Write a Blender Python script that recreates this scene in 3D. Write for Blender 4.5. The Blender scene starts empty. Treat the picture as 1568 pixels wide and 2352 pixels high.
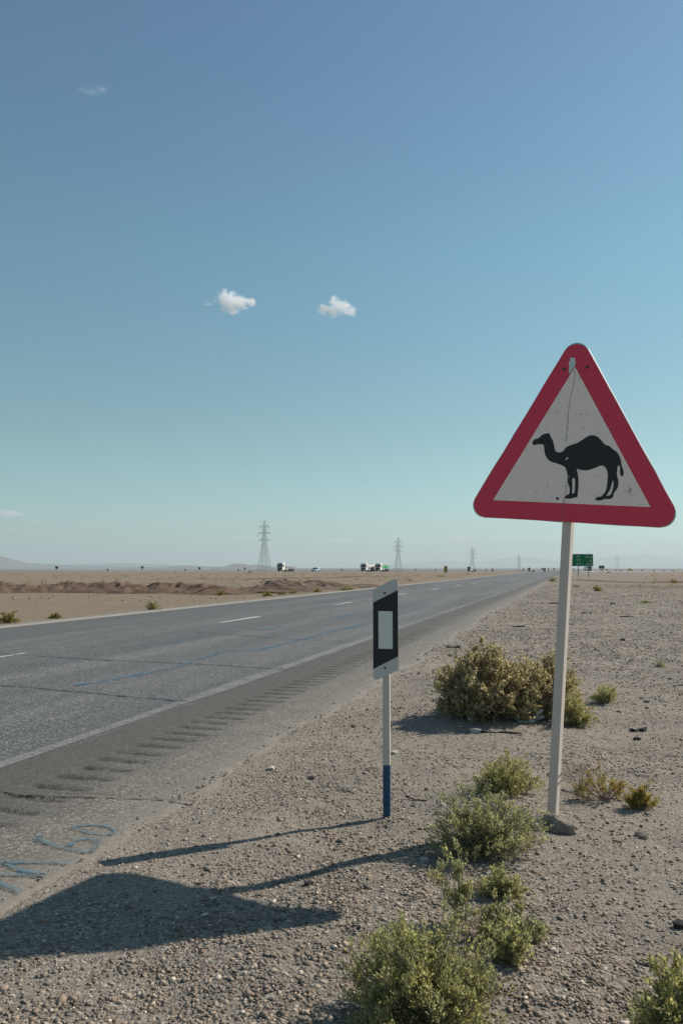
import bpy, bmesh, math, random
import numpy as np
from mathutils import Vector, Matrix, Euler

random.seed(7)
RNG = np.random.default_rng(11)
C = bpy.context.scene.collection
R = math.radians

# ------------------------------------------------------------------ camera
EYE = 1.3
sc = bpy.context.scene
cam_d = bpy.data.cameras.new("camera")
cam = bpy.data.objects.new("camera", cam_d)
C.objects.link(cam)
cam_d.sensor_fit = 'HORIZONTAL'
cam_d.sensor_width = 24.0
cam_d.lens = 28.0
cam_d.clip_start = 0.05
cam_d.clip_end = 90000
PITCH = math.atan((1303 - 1176) / 1829.0)
cam.location = (0, 0, EYE)
cam.rotation_euler = (math.pi / 2 + PITCH, 0, 0)
sc.camera = cam

# ------------------------------------------------------------------ light
SUN_AZ, SUN_EL = R(63.2), R(40.1)
SUN_DIR = Vector((math.sin(SUN_AZ) * math.cos(SUN_EL), math.cos(SUN_AZ) * math.cos(SUN_EL), math.sin(SUN_EL)))
sd = bpy.data.lights.new("sun", 'SUN')
sd.energy = 5.0
sd.angle = R(0.53)
sd.color = (1.0, 0.92, 0.82)
sun = bpy.data.objects.new("sun", sd)
C.objects.link(sun)
sun.rotation_euler = SUN_DIR.to_track_quat('Z', 'Y').to_euler()
sun.location = (30, 20, 40)

w = bpy.data.worlds.new("World")
sc.world = w
w.use_nodes = True
nt = w.node_tree
for n in list(nt.nodes):
    nt.nodes.remove(n)
wo = nt.nodes.new('ShaderNodeOutputWorld')
bg = nt.nodes.new('ShaderNodeBackground')
sky = nt.nodes.new('ShaderNodeTexSky')
sky.sky_type = 'NISHITA'
sky.sun_disc = False
sky.sun_elevation = SUN_EL
sky.sun_rotation = SUN_AZ
sky.altitude = 1000
sky.air_density = 1.0
sky.dust_density = 0.8
sky.ozone_density = 1.2
hs = nt.nodes.new('ShaderNodeHueSaturation')
hs.inputs['Saturation'].default_value = 1.0
tint = nt.nodes.new('ShaderNodeMix')
tint.data_type = 'RGBA'
tint.blend_type = 'MULTIPLY'
tint.inputs['Factor'].default_value = 1.0
tint.inputs[7].default_value = (0.65, 0.895, 0.845, 1)
nt.links.new(sky.outputs['Color'], hs.inputs['Color'])
nt.links.new(hs.outputs['Color'], tint.inputs[6])
# desert dust: the sky turns from blue overhead to teal and then to a pale warm band with falling elevation
tc = nt.nodes.new('ShaderNodeTexCoord'); sxyz = nt.nodes.new('ShaderNodeSeparateXYZ'); nt.links.new(tc.outputs['Generated'], sxyz.inputs[0])
er = nt.nodes.new('ShaderNodeValToRGB'); nt.links.new(sxyz.outputs[2], er.inputs['Fac'])
el_ = er.color_ramp.elements
el_[0].position = 0.0; el_[0].color = (0.92, 0.93, 0.96, 1)
el_[1].position = 0.58; el_[1].color = (1.0, 1.0, 1.07, 1)
for p_, c_ in ((0.17, (0.96, 0.955, 0.84, 1)), (0.37, (1.01, 1.10, 1.03, 1))):
    e_ = el_.new(p_); e_.color = c_
dust = nt.nodes.new('ShaderNodeMix'); dust.data_type = 'RGBA'; dust.blend_type = 'MULTIPLY'; dust.inputs['Factor'].default_value = 1.0
nt.links.new(tint.outputs[2], dust.inputs[6]); nt.links.new(er.outputs['Color'], dust.inputs[7])
nt.links.new(dust.outputs[2], bg.inputs['Color'])
bg.inputs['Strength'].default_value = 0.105
nt.links.new(bg.outputs[0], wo.inputs['Surface'])
w.cycles.sampling_method = 'AUTOMATIC'

sc.view_settings.view_transform = 'Standard'
sc.view_settings.look = 'None'
sc.view_settings.exposure = 0.2
sc.view_settings.gamma = 1.0
sc.cycles.volume_bounces = 16
sc.cycles.max_bounces = 20
sc.cycles.transparent_max_bounces = 12
sc.cycles.use_denoising = True

# ------------------------------------------------------------------ helpers
def tag(o, label=None, cat=None, group=None, kind=None):
    if label: o['label'] = label
    if cat: o['category'] = cat
    if group: o['group'] = group
    if kind: o['kind'] = kind
    return o

def empty(name, loc, rz=0.0):
    o = bpy.data.objects.new(name, None)
    C.objects.link(o)
    o.empty_display_size = 0.1
    o.location = loc
    o.rotation_euler = (0, 0, rz)
    return o

def mesh_obj(name, verts, faces, mat, parent=None, smooth=False):
    me = bpy.data.meshes.new(name)
    me.from_pydata([tuple(v) for v in verts], [], [tuple(f) for f in faces])
    me.update()
    if smooth:
        me.polygons.foreach_set('use_smooth', [True] * len(me.polygons))
    if mat: me.materials.append(mat)
    o = bpy.data.objects.new(name, me)
    C.objects.link(o)
    if parent: o.parent = parent
    return o

def np_mesh(name, V, F, mat, parent=None, smooth=False, col=None):
    """V (n,3) float, F (m,k) int array with constant k; col (n,3) per-vertex colour"""
    V = np.asarray(V, np.float32); F = np.asarray(F, np.int32)
    me = bpy.data.meshes.new(name)
    me.vertices.add(len(V)); me.vertices.foreach_set('co', V.ravel())
    k = F.shape[1]
    me.loops.add(F.size); me.loops.foreach_set('vertex_index', F.ravel())
    me.polygons.add(len(F))
    me.polygons.foreach_set('loop_start', np.arange(0, F.size, k, dtype=np.int32))
    me.polygons.foreach_set('loop_total', np.full(len(F), k, np.int32))
    if smooth: me.polygons.foreach_set('use_smooth', np.ones(len(F), bool))
    me.update(calc_edges=True)
    if col is not None:
        a = me.color_attributes.new('col', 'FLOAT_COLOR', 'POINT')
        a.data.foreach_set('color', np.c_[col, np.ones(len(col))].astype(np.float32).ravel())
    if mat: me.materials.append(mat)
    o = bpy.data.objects.new(name, me)
    C.objects.link(o)
    if parent: o.parent = parent
    return o

def copy_tree(o, parent=None):
    c = o.copy(); C.objects.link(c)
    if parent is not None: c.parent = parent
    for ch in list(o.children): copy_tree(ch, c)
    return c

class MB:
    """collects boxes, bars, tubes, prisms into one bmesh"""
    def __init__(s): s.bm = bmesh.new()
    def box(s, cx, cy, cz, sx, sy, sz, rot=None, bevel=0):
        m = Matrix.Translation((cx, cy, cz))
        if rot is not None: m = m @ Euler(rot).to_matrix().to_4x4()
        r = bmesh.ops.create_cube(s.bm, size=1.0, matrix=m @ Matrix.Diagonal((sx, sy, sz, 1)))
        if bevel:
            vs = set(r['verts'])
            es = [e for e in s.bm.edges if e.verts[0] in vs and e.verts[1] in vs]
            bmesh.ops.bevel(s.bm, geom=es, offset=bevel, segments=2, affect='EDGES')
        return s
    def bar(s, a, b, w, h=None, up=(0, 0, 1)):
        a = Vector(a); b = Vector(b); d = b - a
        if d.length < 1e-6: return s
        z = d.normalized(); u = Vector(up)
        if abs(z.dot(u)) > 0.98: u = Vector((1, 0, 0))
        x = z.cross(u).normalized(); y = z.cross(x)
        m = Matrix((x, y, z)).transposed().to_4x4()
        m.translation = (a + b) / 2
        bmesh.ops.create_cube(s.bm, size=1.0, matrix=m @ Matrix.Diagonal((w, h or w, d.length, 1)))
        return s
    def cyl(s, a, b, r, r2=None, seg=12):
        a = Vector(a); b = Vector(b); d = b - a
        m = d.to_track_quat('Z', 'Y').to_matrix().to_4x4(); m.translation = (a + b) / 2
        bmesh.ops.create_cone(s.bm, cap_ends=True, segments=seg, radius1=r, radius2=r if r2 is None else r2, depth=d.length, matrix=m)
        return s
    def prism(s, prof, axis_pts):
        """prof list of (a,b); axis_pts two functions giving 3d for each end"""
        n = len(prof)
        A = [s.bm.verts.new(axis_pts[0](*p)) for p in prof]
        B = [s.bm.verts.new(axis_pts[1](*p)) for p in prof]
        s.bm.faces.new(A); s.bm.faces.new(B[::-1])
        for i in range(n):
            j = (i + 1) % n
            s.bm.faces.new((A[j], A[i], B[i], B[j]))
        return s
    def build(s, name, mat, parent=None, smooth=False, fix=True):
        if fix: bmesh.ops.recalc_face_normals(s.bm, faces=s.bm.faces)
        me = bpy.data.meshes.new(name); s.bm.to_mesh(me); s.bm.free()
        if smooth: me.polygons.foreach_set('use_smooth', [True] * len(me.polygons))
        if mat: me.materials.append(mat)
        o = bpy.data.objects.new(name, me); C.objects.link(o)
        if parent: o.parent = parent
        return o

# value noise, vectorised
def vnoise(x, y, seed=0):
    x = np.asarray(x, float); y = np.asarray(y, float)
    xi = np.floor(x).astype(np.int64); yi = np.floor(y).astype(np.int64)
    fx = x - xi; fy = y - yi
    fx = fx * fx * (3 - 2 * fx); fy = fy * fy * (3 - 2 * fy)
    def h(a, b):
        n = (a * 374761393 + b * 668265263 + seed * 974634217) & 0xffffffff
        n = ((n ^ (n >> 13)) * 1274126177) & 0xffffffff
        n = n ^ (n >> 16)
        return (n & 0xffff) / 65535.0 - 0.5
    return (h(xi, yi) * (1 - fx) * (1 - fy) + h(xi + 1, yi) * fx * (1 - fy) + h(xi, yi + 1) * (1 - fx) * fy + h(xi + 1, yi + 1) * fx * fy) * 2
def fbm(x, y, seed=0, octs=4):
    t = 0; a = 1.0
    for i in range(octs):
        t = t + a * vnoise(x * 2 ** i + 13.7 * i, y * 2 ** i - 7.1 * i, seed + i); a *= 0.5
    return t
def sstep(a, b, x):
    t = np.clip((np.asarray(x, float) - a) / (b - a), 0, 1); return t * t * (3 - 2 * t)

# ------------------------------------------------------------------ road frame and terrain height
PH = R(16.3)
CP, SP = math.cos(PH), math.sin(PH)
ROAD_L, ROAD_R = -12.22, -2.08
def bend(s):                      # sideways shift of the road where it swings right in the distance
    s = np.asarray(s, float)
    return 1.55e-4 * np.maximum(s - 150, 0) ** 2 + 4.0e-4 * np.maximum(s - 480, 0) ** 2
def road_xy(lat, s):
    l = lat + bend(s)
    return l * CP + s * SP, -l * SP + s * CP
def lat_s(x, y):
    s = x * SP + y * CP
    return x * CP - y * SP - bend(s), s
Y_K = [-200, 190, 300, 390, 460, 740, 1200, 60000]
Z_K = [0, 0, -0.45, -0.95, -1.3, -2.9, -12, -12]
def far_z(y): return np.interp(y, Y_K, Z_K)
BUMPS = [(0.27, 4.13, 0.03, 0.10), (1.2, 7.0, 0.05, 0.5), (0.76, 4.35, .03, .3), (0.6, 2.6, .03, .3)]
def gz(x, y):
    x = np.asarray(x, float); y = np.asarray(y, float)
    lat, s = lat_s(x, y)
    z = far_z(y)
    right = sstep(-2.0, -1.3, lat)
    left = sstep(-12.6, -14.5, lat)
    near = 1 - sstep(30, 120, y)
    z = z + right * near * (0.018 * fbm(x * 1.4, y * 1.4, 3) + 0.008 * fbm(x * 6, y * 6, 5, 3) + 0.004)
    z = z + right * (0.16 * (fbm(x * 0.07, y * 0.07, 8) + .2) * sstep(25, 60, y) * sstep(0, 10, lat)) * (1 - sstep(170, 200, y))
    z = z + left * 0.09 * (fbm(x * 0.12, y * 0.12, 9)) * (1 - sstep(150, 190, y))
    for bx, by, bh, br in BUMPS:
        z = z + bh * np.exp(-((x - bx) ** 2 + (y - by) ** 2) / br ** 2)
    # bed under the carriageway
    bed = sstep(-2.57, -2.68, lat) * sstep(ROAD_L + .05, ROAD_L + .4, lat) * (1 - sstep(17, 20, y))
    z = z - 0.12 * bed
    return z
def gz1(x, y): return float(gz(x, y))

# picture coordinates (1568 wide view of the photograph) to a point of the ground: used once to lay the plan out
def ground_at(u, v, z=0.0):
    x = (u - 784) / 1829.0; t = -(v - 1176) / 1829.0
    c, s = math.cos(PITCH), math.sin(PITCH)
    r = (x, c - t * s, s + t * c)
    k = (z - EYE) / r[2]
    return r[0] * k, r[1] * k
def at_depth(u, y): return (u - 784) / 1829.0 * y * 1.0

# ------------------------------------------------------------------ materials
def newmat(name):
    m = bpy.data.materials.new(name); m.use_nodes = True
    n = m.node_tree
    for x in list(n.nodes): n.nodes.remove(x)
    o = n.nodes.new('ShaderNodeOutputMaterial')
    b = n.nodes.new('ShaderNodeBsdfPrincipled')
    n.links.new(b.outputs[0], o.inputs['Surface'])
    b.inputs['Specular IOR Level'].default_value = 0.3
    return m, n, b, o
def L(n, a, b): n.links.new(a, b)
def noise(n, vec, scale, detail=4, rough=0.55, dist=0.0):
    t = n.nodes.new('ShaderNodeTexNoise'); t.inputs['Scale'].default_value = scale
    t.inputs['Detail'].default_value = detail; t.inputs['Roughness'].default_value = rough
    t.inputs['Distortion'].default_value = dist
    if vec is not None: L(n, vec, t.inputs['Vector'])
    return t.outputs['Fac']
def ramp(n, fac, stops):
    r = n.nodes.new('ShaderNodeValToRGB')
    e = r.color_ramp.elements
    while len(e) < len(stops): e.new(0.5)
    for i, (p, c) in enumerate(stops):
        e[i].position = p; e[i].color = (*c, 1) if len(c) == 3 else c
    L(n, fac, r.inputs['Fac']); return r.outputs['Color']
def mix(n, fac, a, b, mode='MIX'):
    m = n.nodes.new('ShaderNodeMix'); m.data_type = 'RGBA'; m.blend_type = mode
    for i, v in ((0, fac), (6, a), (7, b)):
        if hasattr(v, 'is_output'): L(n, v, m.inputs[i])
        else: m.inputs[i].default_value = v if i == 0 else ((*v, 1) if len(v) == 3 else v)
    return m.outputs[2]
def math_(n, op, a, b=None, clamp=False):
    m = n.nodes.new('ShaderNodeMath'); m.operation = op; m.use_clamp = clamp
    for i, v in ((0, a), (1, b)):
        if v is None: continue
        if hasattr(v, 'is_output'): L(n, v, m.inputs[i])
        else: m.inputs[i].default_value = v
    return m.outputs[0]
def maprange(n, v, a, b, c=0.0, d=1.0):
    m = n.nodes.new('ShaderNodeMapRange'); m.interpolation_type = 'SMOOTHSTEP'
    L(n, v, m.inputs['Value'])
    for k, x in (('From Min', a), ('From Max', b), ('To Min', c), ('To Max', d)): m.inputs[k].default_value = x
    return m.outputs['Result']
def bump(n, b, h, strength, dist):
    p = n.nodes.new('ShaderNodeBump'); p.inputs['Strength'].default_value = strength
    p.inputs['Distance'].default_value = dist
    L(n, h, p.inputs['Height']); L(n, p.outputs[0], b.inputs['Normal']); return p
def coords(n, which='Object'):
    return n.nodes.new('ShaderNodeTexCoord').outputs[which]

def simple(name, col, rough=0.6, metal=0.0, var=0.12, scale=6.0, spec=0.3, bumpy=0.0):
    m, n, b, o = newmat(name)
    v = coords(n)
    f = noise(n, v, scale, 5, 0.6)
    lo = tuple(max(0, c * (1 - var)) for c in col); hi = tuple(min(1, c * (1 + var)) for c in col)
    L(n, ramp(n, f, [(0.3, lo), (0.7, hi)]), b.inputs['Base Color'])
    b.inputs['Roughness'].default_value = rough; b.inputs['Metallic'].default_value = metal
    b.inputs['Specular IOR Level'].default_value = spec
    if bumpy: bump(n, b, noise(n, v, scale * 6, 4), bumpy, 0.01)
    return m

# --- ground
def ground_mat():
    m, n, b, o = newmat('desert_ground')
    v = coords(n)
    sep = n.nodes.new('ShaderNodeSeparateXYZ'); L(n, v, sep.inputs[0])
    fine = noise(n, v, 55, 6, 0.7)
    mid = noise(n, v, 1.7, 6, 0.6)
    big = noise(n, v, 0.06, 5, 0.6)
    vo = n.nodes.new('ShaderNodeTexVoronoi'); vo.inputs['Scale'].default_value = 85; L(n, v, vo.inputs['Vector'])
    grain = n.nodes.new('ShaderNodeSeparateColor'); L(n, vo.outputs['Color'], grain.inputs[0])
    gcol = ramp(n, grain.outputs[0], [(0.0, (0.10, 0.09, 0.075)), (0.35, (0.175, 0.152, 0.126)), (0.75, (0.265, 0.23, 0.19)), (1.0, (0.44, 0.39, 0.33))])
    sand = ramp(n, fine, [(0.25, (0.225, 0.19, 0.152)), (0.75, (0.385, 0.325, 0.262))])
    near = mix(n, ramp(n, mid, [(0.38, (1, 1, 1)), (0.62, (0.25, 0.25, 0.25))]), sand, gcol)
    # wide plain: grey gravel right of the road, browner loam left of it
    lat = math_(n, 'SUBTRACT', math_(n, 'MULTIPLY', sep.outputs[0], CP), math_(n, 'MULTIPLY', sep.outputs[1], SP))
    leftf = maprange(n, lat, -12.0, -13.5)
    tan = mix(n, noise(n, v, 0.9, 6, 0.65), (0.178, 0.138, 0.096), (0.255, 0.205, 0.147))
    tan = mix(n, ramp(n, big, [(0.4, (0, 0, 0)), (0.7, (0.5, 0.5, 0.5))]), tan, (0.215, 0.165, 0.125))
    gravel = mix(n, ramp(n, noise(n, v, 0.35, 5, 0.6), [(0.40, (0, 0, 0)), (0.68, (0.55, 0.55, 0.55))]), near, (0.19, 0.17, 0.14))
    sp1 = n.nodes.new('ShaderNodeTexVoronoi'); sp1.inputs['Scale'].default_value = 16; L(n, v, sp1.inputs['Vector'])
    spc = n.nodes.new('ShaderNodeSeparateColor'); L(n, sp1.outputs['Color'], spc.inputs[0])
    gravel = mix(n, maprange(n, sep.outputs[1], 5, 14), gravel, mix(n, 1.0, gravel, ramp(n, spc.outputs[0], [(0, (.5, .5, .5)), (.5, (.95, .95, .95)), (1, (1.3, 1.3, 1.3))]), 'MULTIPLY'))
    # brown strip of disturbed soil along the verge further out
    rb = math_(n, 'MULTIPLY', maprange(n, sep.outputs[1], 26, 60), maprange(n, big, 0.42, 0.6))
    gravel = mix(n, math_(n, 'MULTIPLY', rb, 0.7), gravel, (0.205, 0.150, 0.11))
    col = mix(n, leftf, gravel, tan)
    # far plain with pale drawn-out patches
    farf = maprange(n, sep.outputs[1], 700, 1500)
    st = n.nodes.new('ShaderNodeMapping'); st.inputs['Scale'].default_value = (0.00022, 0.0011, 1); L(n, v, st.inputs[0])
    pn = noise(n, st.outputs[0], 1.0, 5, 0.6)
    plain = mix(n, ramp(n, pn, [(0.52, (0, 0, 0)), (0.66, (1, 1, 1))]), (0.11, 0.095, 0.095), (0.40, 0.40, 0.40))
    col = mix(n, farf, col, plain)
    L(n, col, b.inputs['Base Color'])
    b.inputs['Roughness'].default_value = 0.95
    b.inputs['Specular IOR Level'].default_value = 0.12
    h = math_(n, 'ADD', math_(n, 'MULTIPLY', vo.outputs['Distance'], -0.6), math_(n, 'ADD', fine, math_(n, 'MULTIPLY', noise(n, v, 14, 5, .6), 1.2)))
    fade = maprange(n, sep.outputs[1], 60, 250, 0.75, 0.25)
    p = bump(n, b, h, 0.75, 0.012)
    L(n, fade, p.inputs['Strength'])
    return m

def stone_mat():
    m, n, b, o = newmat('gravel_stone')
    a = n.nodes.new('ShaderNodeVertexColor'); a.layer_name = 'col'
    f = noise(n, coords(n), 120, 4, .6)
    L(n, mix(n, 1.0, a.outputs['Color'], ramp(n, f, [(0.3, (.78, .78, .78)), (.7, (1.15, 1.15, 1.15))]), 'MULTIPLY'), b.inputs['Base Color'])
    b.inputs['Roughness'].default_value = 0.85
    b.inputs['Specular IOR Level'].default_value = 0.2
    return m

def asphalt_mat():
    m, n, b, o = newmat('asphalt')
    uv = n.nodes.new('ShaderNodeUVMap'); uv.uv_map = 'road'
    sep = n.nodes.new('ShaderNodeSeparateXYZ'); L(n, uv.outputs[0], sep.inputs[0])
    lat, s = sep.outputs[0], sep.outputs[1]
    v = coords(n)
    vo = n.nodes.new('ShaderNodeTexVoronoi'); vo.inputs['Scale'].default_value = 95; L(n, v, vo.inputs['Vector'])
    g = n.nodes.new('ShaderNodeSeparateColor'); L(n, vo.outputs['Color'], g.inputs[0])
    lane_ag = ramp(n, g.outputs[0], [(0, (0.058, 0.057, 0.055)), (0.6, (0.108, 0.105, 0.101)), (0.85, (0.168, 0.163, 0.156)), (1, (0.38, 0.37, 0.345))])
    sh_ag = ramp(n, g.outputs[0], [(0, (0.085, 0.075, 0.062)), (0.6, (0.165, 0.15, 0.125)), (0.9, (0.24, 0.215, 0.18)), (1, (0.34, 0.31, 0.27))])
    st = n.nodes.new('ShaderNodeMapping'); st.inputs['Scale'].default_value = (1.0, 0.05, 1); L(n, uv.outputs[0], st.inputs[0])
    streak = noise(n, st.outputs[0], 1.0, 5, 0.6)
    lane = mix(n, 1.0, lane_ag, ramp(n, streak, [(0.32, (0.70, 0.70, 0.71)), (0.68, (1.22, 1.22, 1.21))]), 'MULTIPLY')
    lane = mix(n, 1.0, lane, ramp(n, noise(n, v, 2.2, 5, .6), [(0.3, (.9, .9, .9)), (.7, (1.1, 1.1, 1.1))]), 'MULTIPLY')
    # polished wheel paths and oil drips
    wp = math_(n, 'ADD', math_(n, 'MULTIPLY', lat, 3.49), 1.1)
    wpf = math_(n, 'MULTIPLY', math_(n, 'ADD', math_(n, 'SINE', wp), 1.0), .5)
    wpf = math_(n, 'MULTIPLY', wpf, maprange(n, noise(n, st.outputs[0], .8, 4), .3, .7))
    lane = mix(n, math_(n, 'MULTIPLY', wpf, .38), lane, (0.072, 0.073, 0.074))
    oil = n.nodes.new('ShaderNodeMapping'); oil.inputs['Scale'].default_value = (2.2, .5, 1); L(n, uv.outputs[0], oil.inputs[0])
    lane = mix(n, math_(n, 'MULTIPLY', maprange(n, noise(n, oil.outputs[0], 1.6, 6, .7), .60, .72), .4), lane, (0.05, 0.05, 0.052))
    # darker oiled outer lane edges
    wob = math_(n, 'ADD', lat, math_(n, 'MULTIPLY', math_(n, 'SUBTRACT', noise(n, v, 1.2, 4), 0.5), 0.35))
    lane = mix(n, math_(n, 'MULTIPLY', maprange(n, wob, -9.6, -11.0), 0.45), lane, (0.085, 0.085, 0.082))
    shoulder = mix(n, 1.0, sh_ag, ramp(n, noise(n, v, 3.0, 5, .6), [(0.3, (.86, .86, .86)), (.7, (1.14, 1.12, 1.08))]), 'MULTIPLY')
    dark = mix(n, 0.66, sh_ag, (0.052, 0.049, 0.044))
    f_dark = math_(n, 'MULTIPLY', maprange(n, wob, -3.62, -3.5), maprange(n, wob, -2.5, -3.1))
    sh = mix(n, f_dark, shoulder, dark)
    dust = math_(n, 'MULTIPLY', maprange(n, wob, -2.5, -2.05), 0.7)
    sh = mix(n, dust, sh, (0.205, 0.18, 0.148))
    col = mix(n, maprange(n, wob, -3.58, -3.48), lane, sh)
    col = mix(n, maprange(n, lat, -11.60, -11.72), col, mix(n, noise(n, v, 5, 5, .7), (0.27, 0.235, 0.185), (0.40, 0.36, 0.30)))
    gr = n.nodes.new('ShaderNodeVertexColor'); gr.layer_name = 'groove'      # milled grooves: their shade and coarse aggregate painted in as darker colour
    groove_shade = math_(n, 'MULTIPLY', maprange(n, math_(n, 'ADD', gr.outputs['Color'], math_(n, 'MULTIPLY', math_(n, 'SUBTRACT', noise(n, v, 70, 5, .75), .5), 1.7)), .22, .85), .58)
    col = mix(n, groove_shade, col, (0.036, 0.033, 0.029))
    L(n, col, b.inputs['Base Color'])
    b.inputs['Roughness'].default_value = 0.72
    b.inputs['Specular IOR Level'].default_value = 0.35
    h = math_(n, 'ADD', math_(n, 'MULTIPLY', vo.outputs['Distance'], -0.8), noise(n, v, 160, 3, .6))
    bump(n, b, h, 0.55, 0.006)
    return m

def worn_paint(name, col, keep=0.5, scale=40, soft=0.12, rough=0.7):
    """worn paint: bare asphalt shows through gaps"""
    m, n, b, o = newmat(name)
    v = coords(n)
    b.inputs['Roughness'].default_value = rough
    L(n, mix(n, noise(n, v, 25, 4), tuple(c * .85 for c in col), tuple(min(1, c * 1.1) for c in col)), b.inputs['Base Color'])
    f = math_(n, 'ADD', math_(n, 'MULTIPLY', noise(n, v, scale, 5, .7), 0.75), math_(n, 'MULTIPLY', noise(n, v, 3.0, 3), 0.25))
    a = maprange(n, f, keep - soft, keep + soft, 1.0, 0.0)
    t = n.nodes.new('ShaderNodeBsdfTransparent'); ms = n.nodes.new('ShaderNodeMixShader')
    L(n, a, ms.inputs[0]); L(n, t.outputs[0], ms.inputs[1]); L(n, b.outputs[0], ms.inputs[2]); L(n, ms.outputs[0], o.inputs['Surface'])
    return m

def leaf_mat(name, trans=0.4, tint_=(1.08, 1.10, 0.82)):
    m, n, b, o = newmat(name)
    a = n.nodes.new('ShaderNodeVertexColor'); a.layer_name = 'col'
    L(n, a.outputs['Color'], b.inputs['Base Color']); b.inputs['Roughness'].default_value = 0.6
    tr = n.nodes.new('ShaderNodeBsdfTranslucent')
    L(n, mix(n, 1.0, a.outputs['Color'], tint_, 'MULTIPLY'), tr.inputs['Color'])
    ms = n.nodes.new('ShaderNodeMixShader'); ms.inputs[0].default_value = trans
    L(n, b.outputs[0], ms.inputs[1]); L(n, tr.outputs[0], ms.inputs[2]); L(n, ms.outputs[0], o.inputs['Surface'])
    return m

def face_mat(name, col, scratch=0.0, grime=0.2, rough=0.5, dcol=(0.12, 0.10, 0.09)):
    """sheeting of a road sign: faint grime, short cracks"""
    m, n, b, o = newmat(name)
    v = coords(n)
    base = mix(n, noise(n, v, 5, 6, .65), tuple(c * (1 - grime) for c in col), col)
    speck = ramp(n, noise(n, v, 90, 3, .6), [(0.24, (1, 1, 1)), (0.30, (0, 0, 0))])
    base = mix(n, math_(n, 'MULTIPLY', speck, 0.35), base, dcol)
    if scratch:
        for k, (sx, sz, rz) in enumerate(((9, 26, 0.4), (22, 8, -0.5), (12, 30, 1.3))):
            mp = n.nodes.new('ShaderNodeMapping'); mp.inputs['Rotation'].default_value = (0, rz, 0)
            mp.inputs['Scale'].default_value = (sx, 1, sz); mp.inputs['Location'].default_value = (3.1 * k, 0, 1.7 * k); L(n, v, mp.inputs[0])
            vo = n.nodes.new('ShaderNodeTexVoronoi'); vo.feature = 'DISTANCE_TO_EDGE'; vo.inputs['Scale'].default_value = 1.0
            L(n, mp.outputs[0], vo.inputs['Vector'])
            line = maprange(n, vo.outputs['Distance'], 0.008, 0.022, 1.0, 0.0)
            gate = maprange(n, noise(n, v, 16 + 5 * k, 2), 0.575, 0.63)
            base = mix(n, math_(n, 'MULTIPLY', math_(n, 'MULTIPLY', line, gate), scratch), base, dcol)
    L(n, base, b.inputs['Base Color']); b.inputs['Roughness'].default_value = rough
    return m

M = {}
M['ground'] = ground_mat(); M['stone'] = stone_mat(); M['asphalt'] = asphalt_mat()
M['white_line'] = worn_paint('worn_white_paint', (0.46, 0.47, 0.46), 0.62, 30, .14)
M['edge_line'] = worn_paint('worn_edge_paint', (0.215, 0.21, 0.20), 0.58, 45, .16)
M['blue_paint'] = worn_paint('blue_spray_paint', (0.085, 0.17, 0.215), 0.487, 75, .14)
M['blue_faint'] = worn_paint('faint_blue_paint', (0.06, 0.18, 0.27), 0.47, 14, .12)
M['crack'] = worn_paint('tar_sealed_crack', (0.06, 0.064, 0.068), 0.50, 20, .1, .55)
M['crack_dirt'] = worn_paint('dirt_filled_crack', (0.105, 0.092, 0.075), 0.53, 26, .12, .9)
M['leaf'] = leaf_mat('shrub_leaf', 0.58)
M['dryleaf'] = leaf_mat('dry_seed_leaf', 0.5, (1.08, 1.05, .80))
M['stem'] = simple('shrub_stem', (0.30, 0.235, 0.165), .9)
M['drystem'] = simple('dry_twig', (0.27, 0.20, 0.15), .9)
M['galv'] = face_mat('painted_post_metal', (0.64, 0.55, 0.49), 0.0, .16, .5, (.14, .11, .10))
M['platemetal'] = simple('bare_sign_metal', (0.38, 0.38, 0.37), .45, .7, .15, 8)
M['bare'] = simple('bare_grey_sheet', (0.62, 0.64, 0.62), .5, 0, .2, 40)
M['red'] = face_mat('red_sheeting', (0.80, 0.055, 0.11), 0.15, .2, .42, (0.10, 0.02, 0.02))
M['whiteface'] = face_mat('white_sheeting', (0.98, 0.80, 0.72), 0.38, .06, .45, (0.22, 0.18, 0.17))
M['black'] = face_mat('black_sheeting', (0.030, 0.030, 0.034), 0.0, .3, .5)
M['delwhite'] = face_mat('grey_white_plate', (0.66, 0.63, 0.60), 0.2, .25, .5)
M['delref'] = face_mat('pale_reflector', (0.80, 0.78, 0.74), 0.1, .2, .35)
M['delblue'] = simple('blue_painted_metal', (0.022, 0.075, 0.15), .5, 0, .15, 20)
M['bolt'] = simple('rusty_bolt', (0.10, 0.085, 0.09), .6, .4)
M['wire'] = simple('tie_wire', (0.06, 0.055, 0.055), .6, .3)
M['concrete'] = simple('rough_concrete', (0.30, 0.255, 0.205), .95, 0, .3, 14, .1, 1.0)
M['berm'] = simple('dug_soil', (0.14, 0.095, 0.07), .95, 0, .35, 1.2, .1, 1.0)
M['berm2'] = simple('dark_dumped_soil', (0.125, 0.092, 0.07), .95, 0, .45, .9, .1, 1.0)
M['tarlump'] = simple('old_asphalt', (0.15, 0.135, 0.115), .9, 0, .35, 30, .2, 1.0)
M['oldcrust'] = simple('crusted_soil', (0.20, 0.175, 0.145), .95, 0, .35, 30, .1, 1.0)
M['darkstone'] = simple('dark_rock', (0.035, 0.033, 0.033), .8, 0, .3, 12, .2, .5)
M['palestone'] = simple('pale_rock', (0.42, 0.39, 0.34), .9, 0, .2, 12, .2, .5)
M['tyre'] = simple('tyre_rubber', (0.022, 0.021, 0.022), .8)
M['plastic'] = simple('dirty_white_plastic', (0.55, 0.54, 0.52), .5, 0, .2, 10)
M['green'] = face_mat('green_sign_face', (0.0, 0.17, 0.062), 0, .15, .5)
M['signwhite'] = simple('white_lettering', (0.50, 0.55, 0.50), .5)
M['steel'] = simple('pylon_steel', (0.22, 0.26, 0.245), .7, 0)
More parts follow.
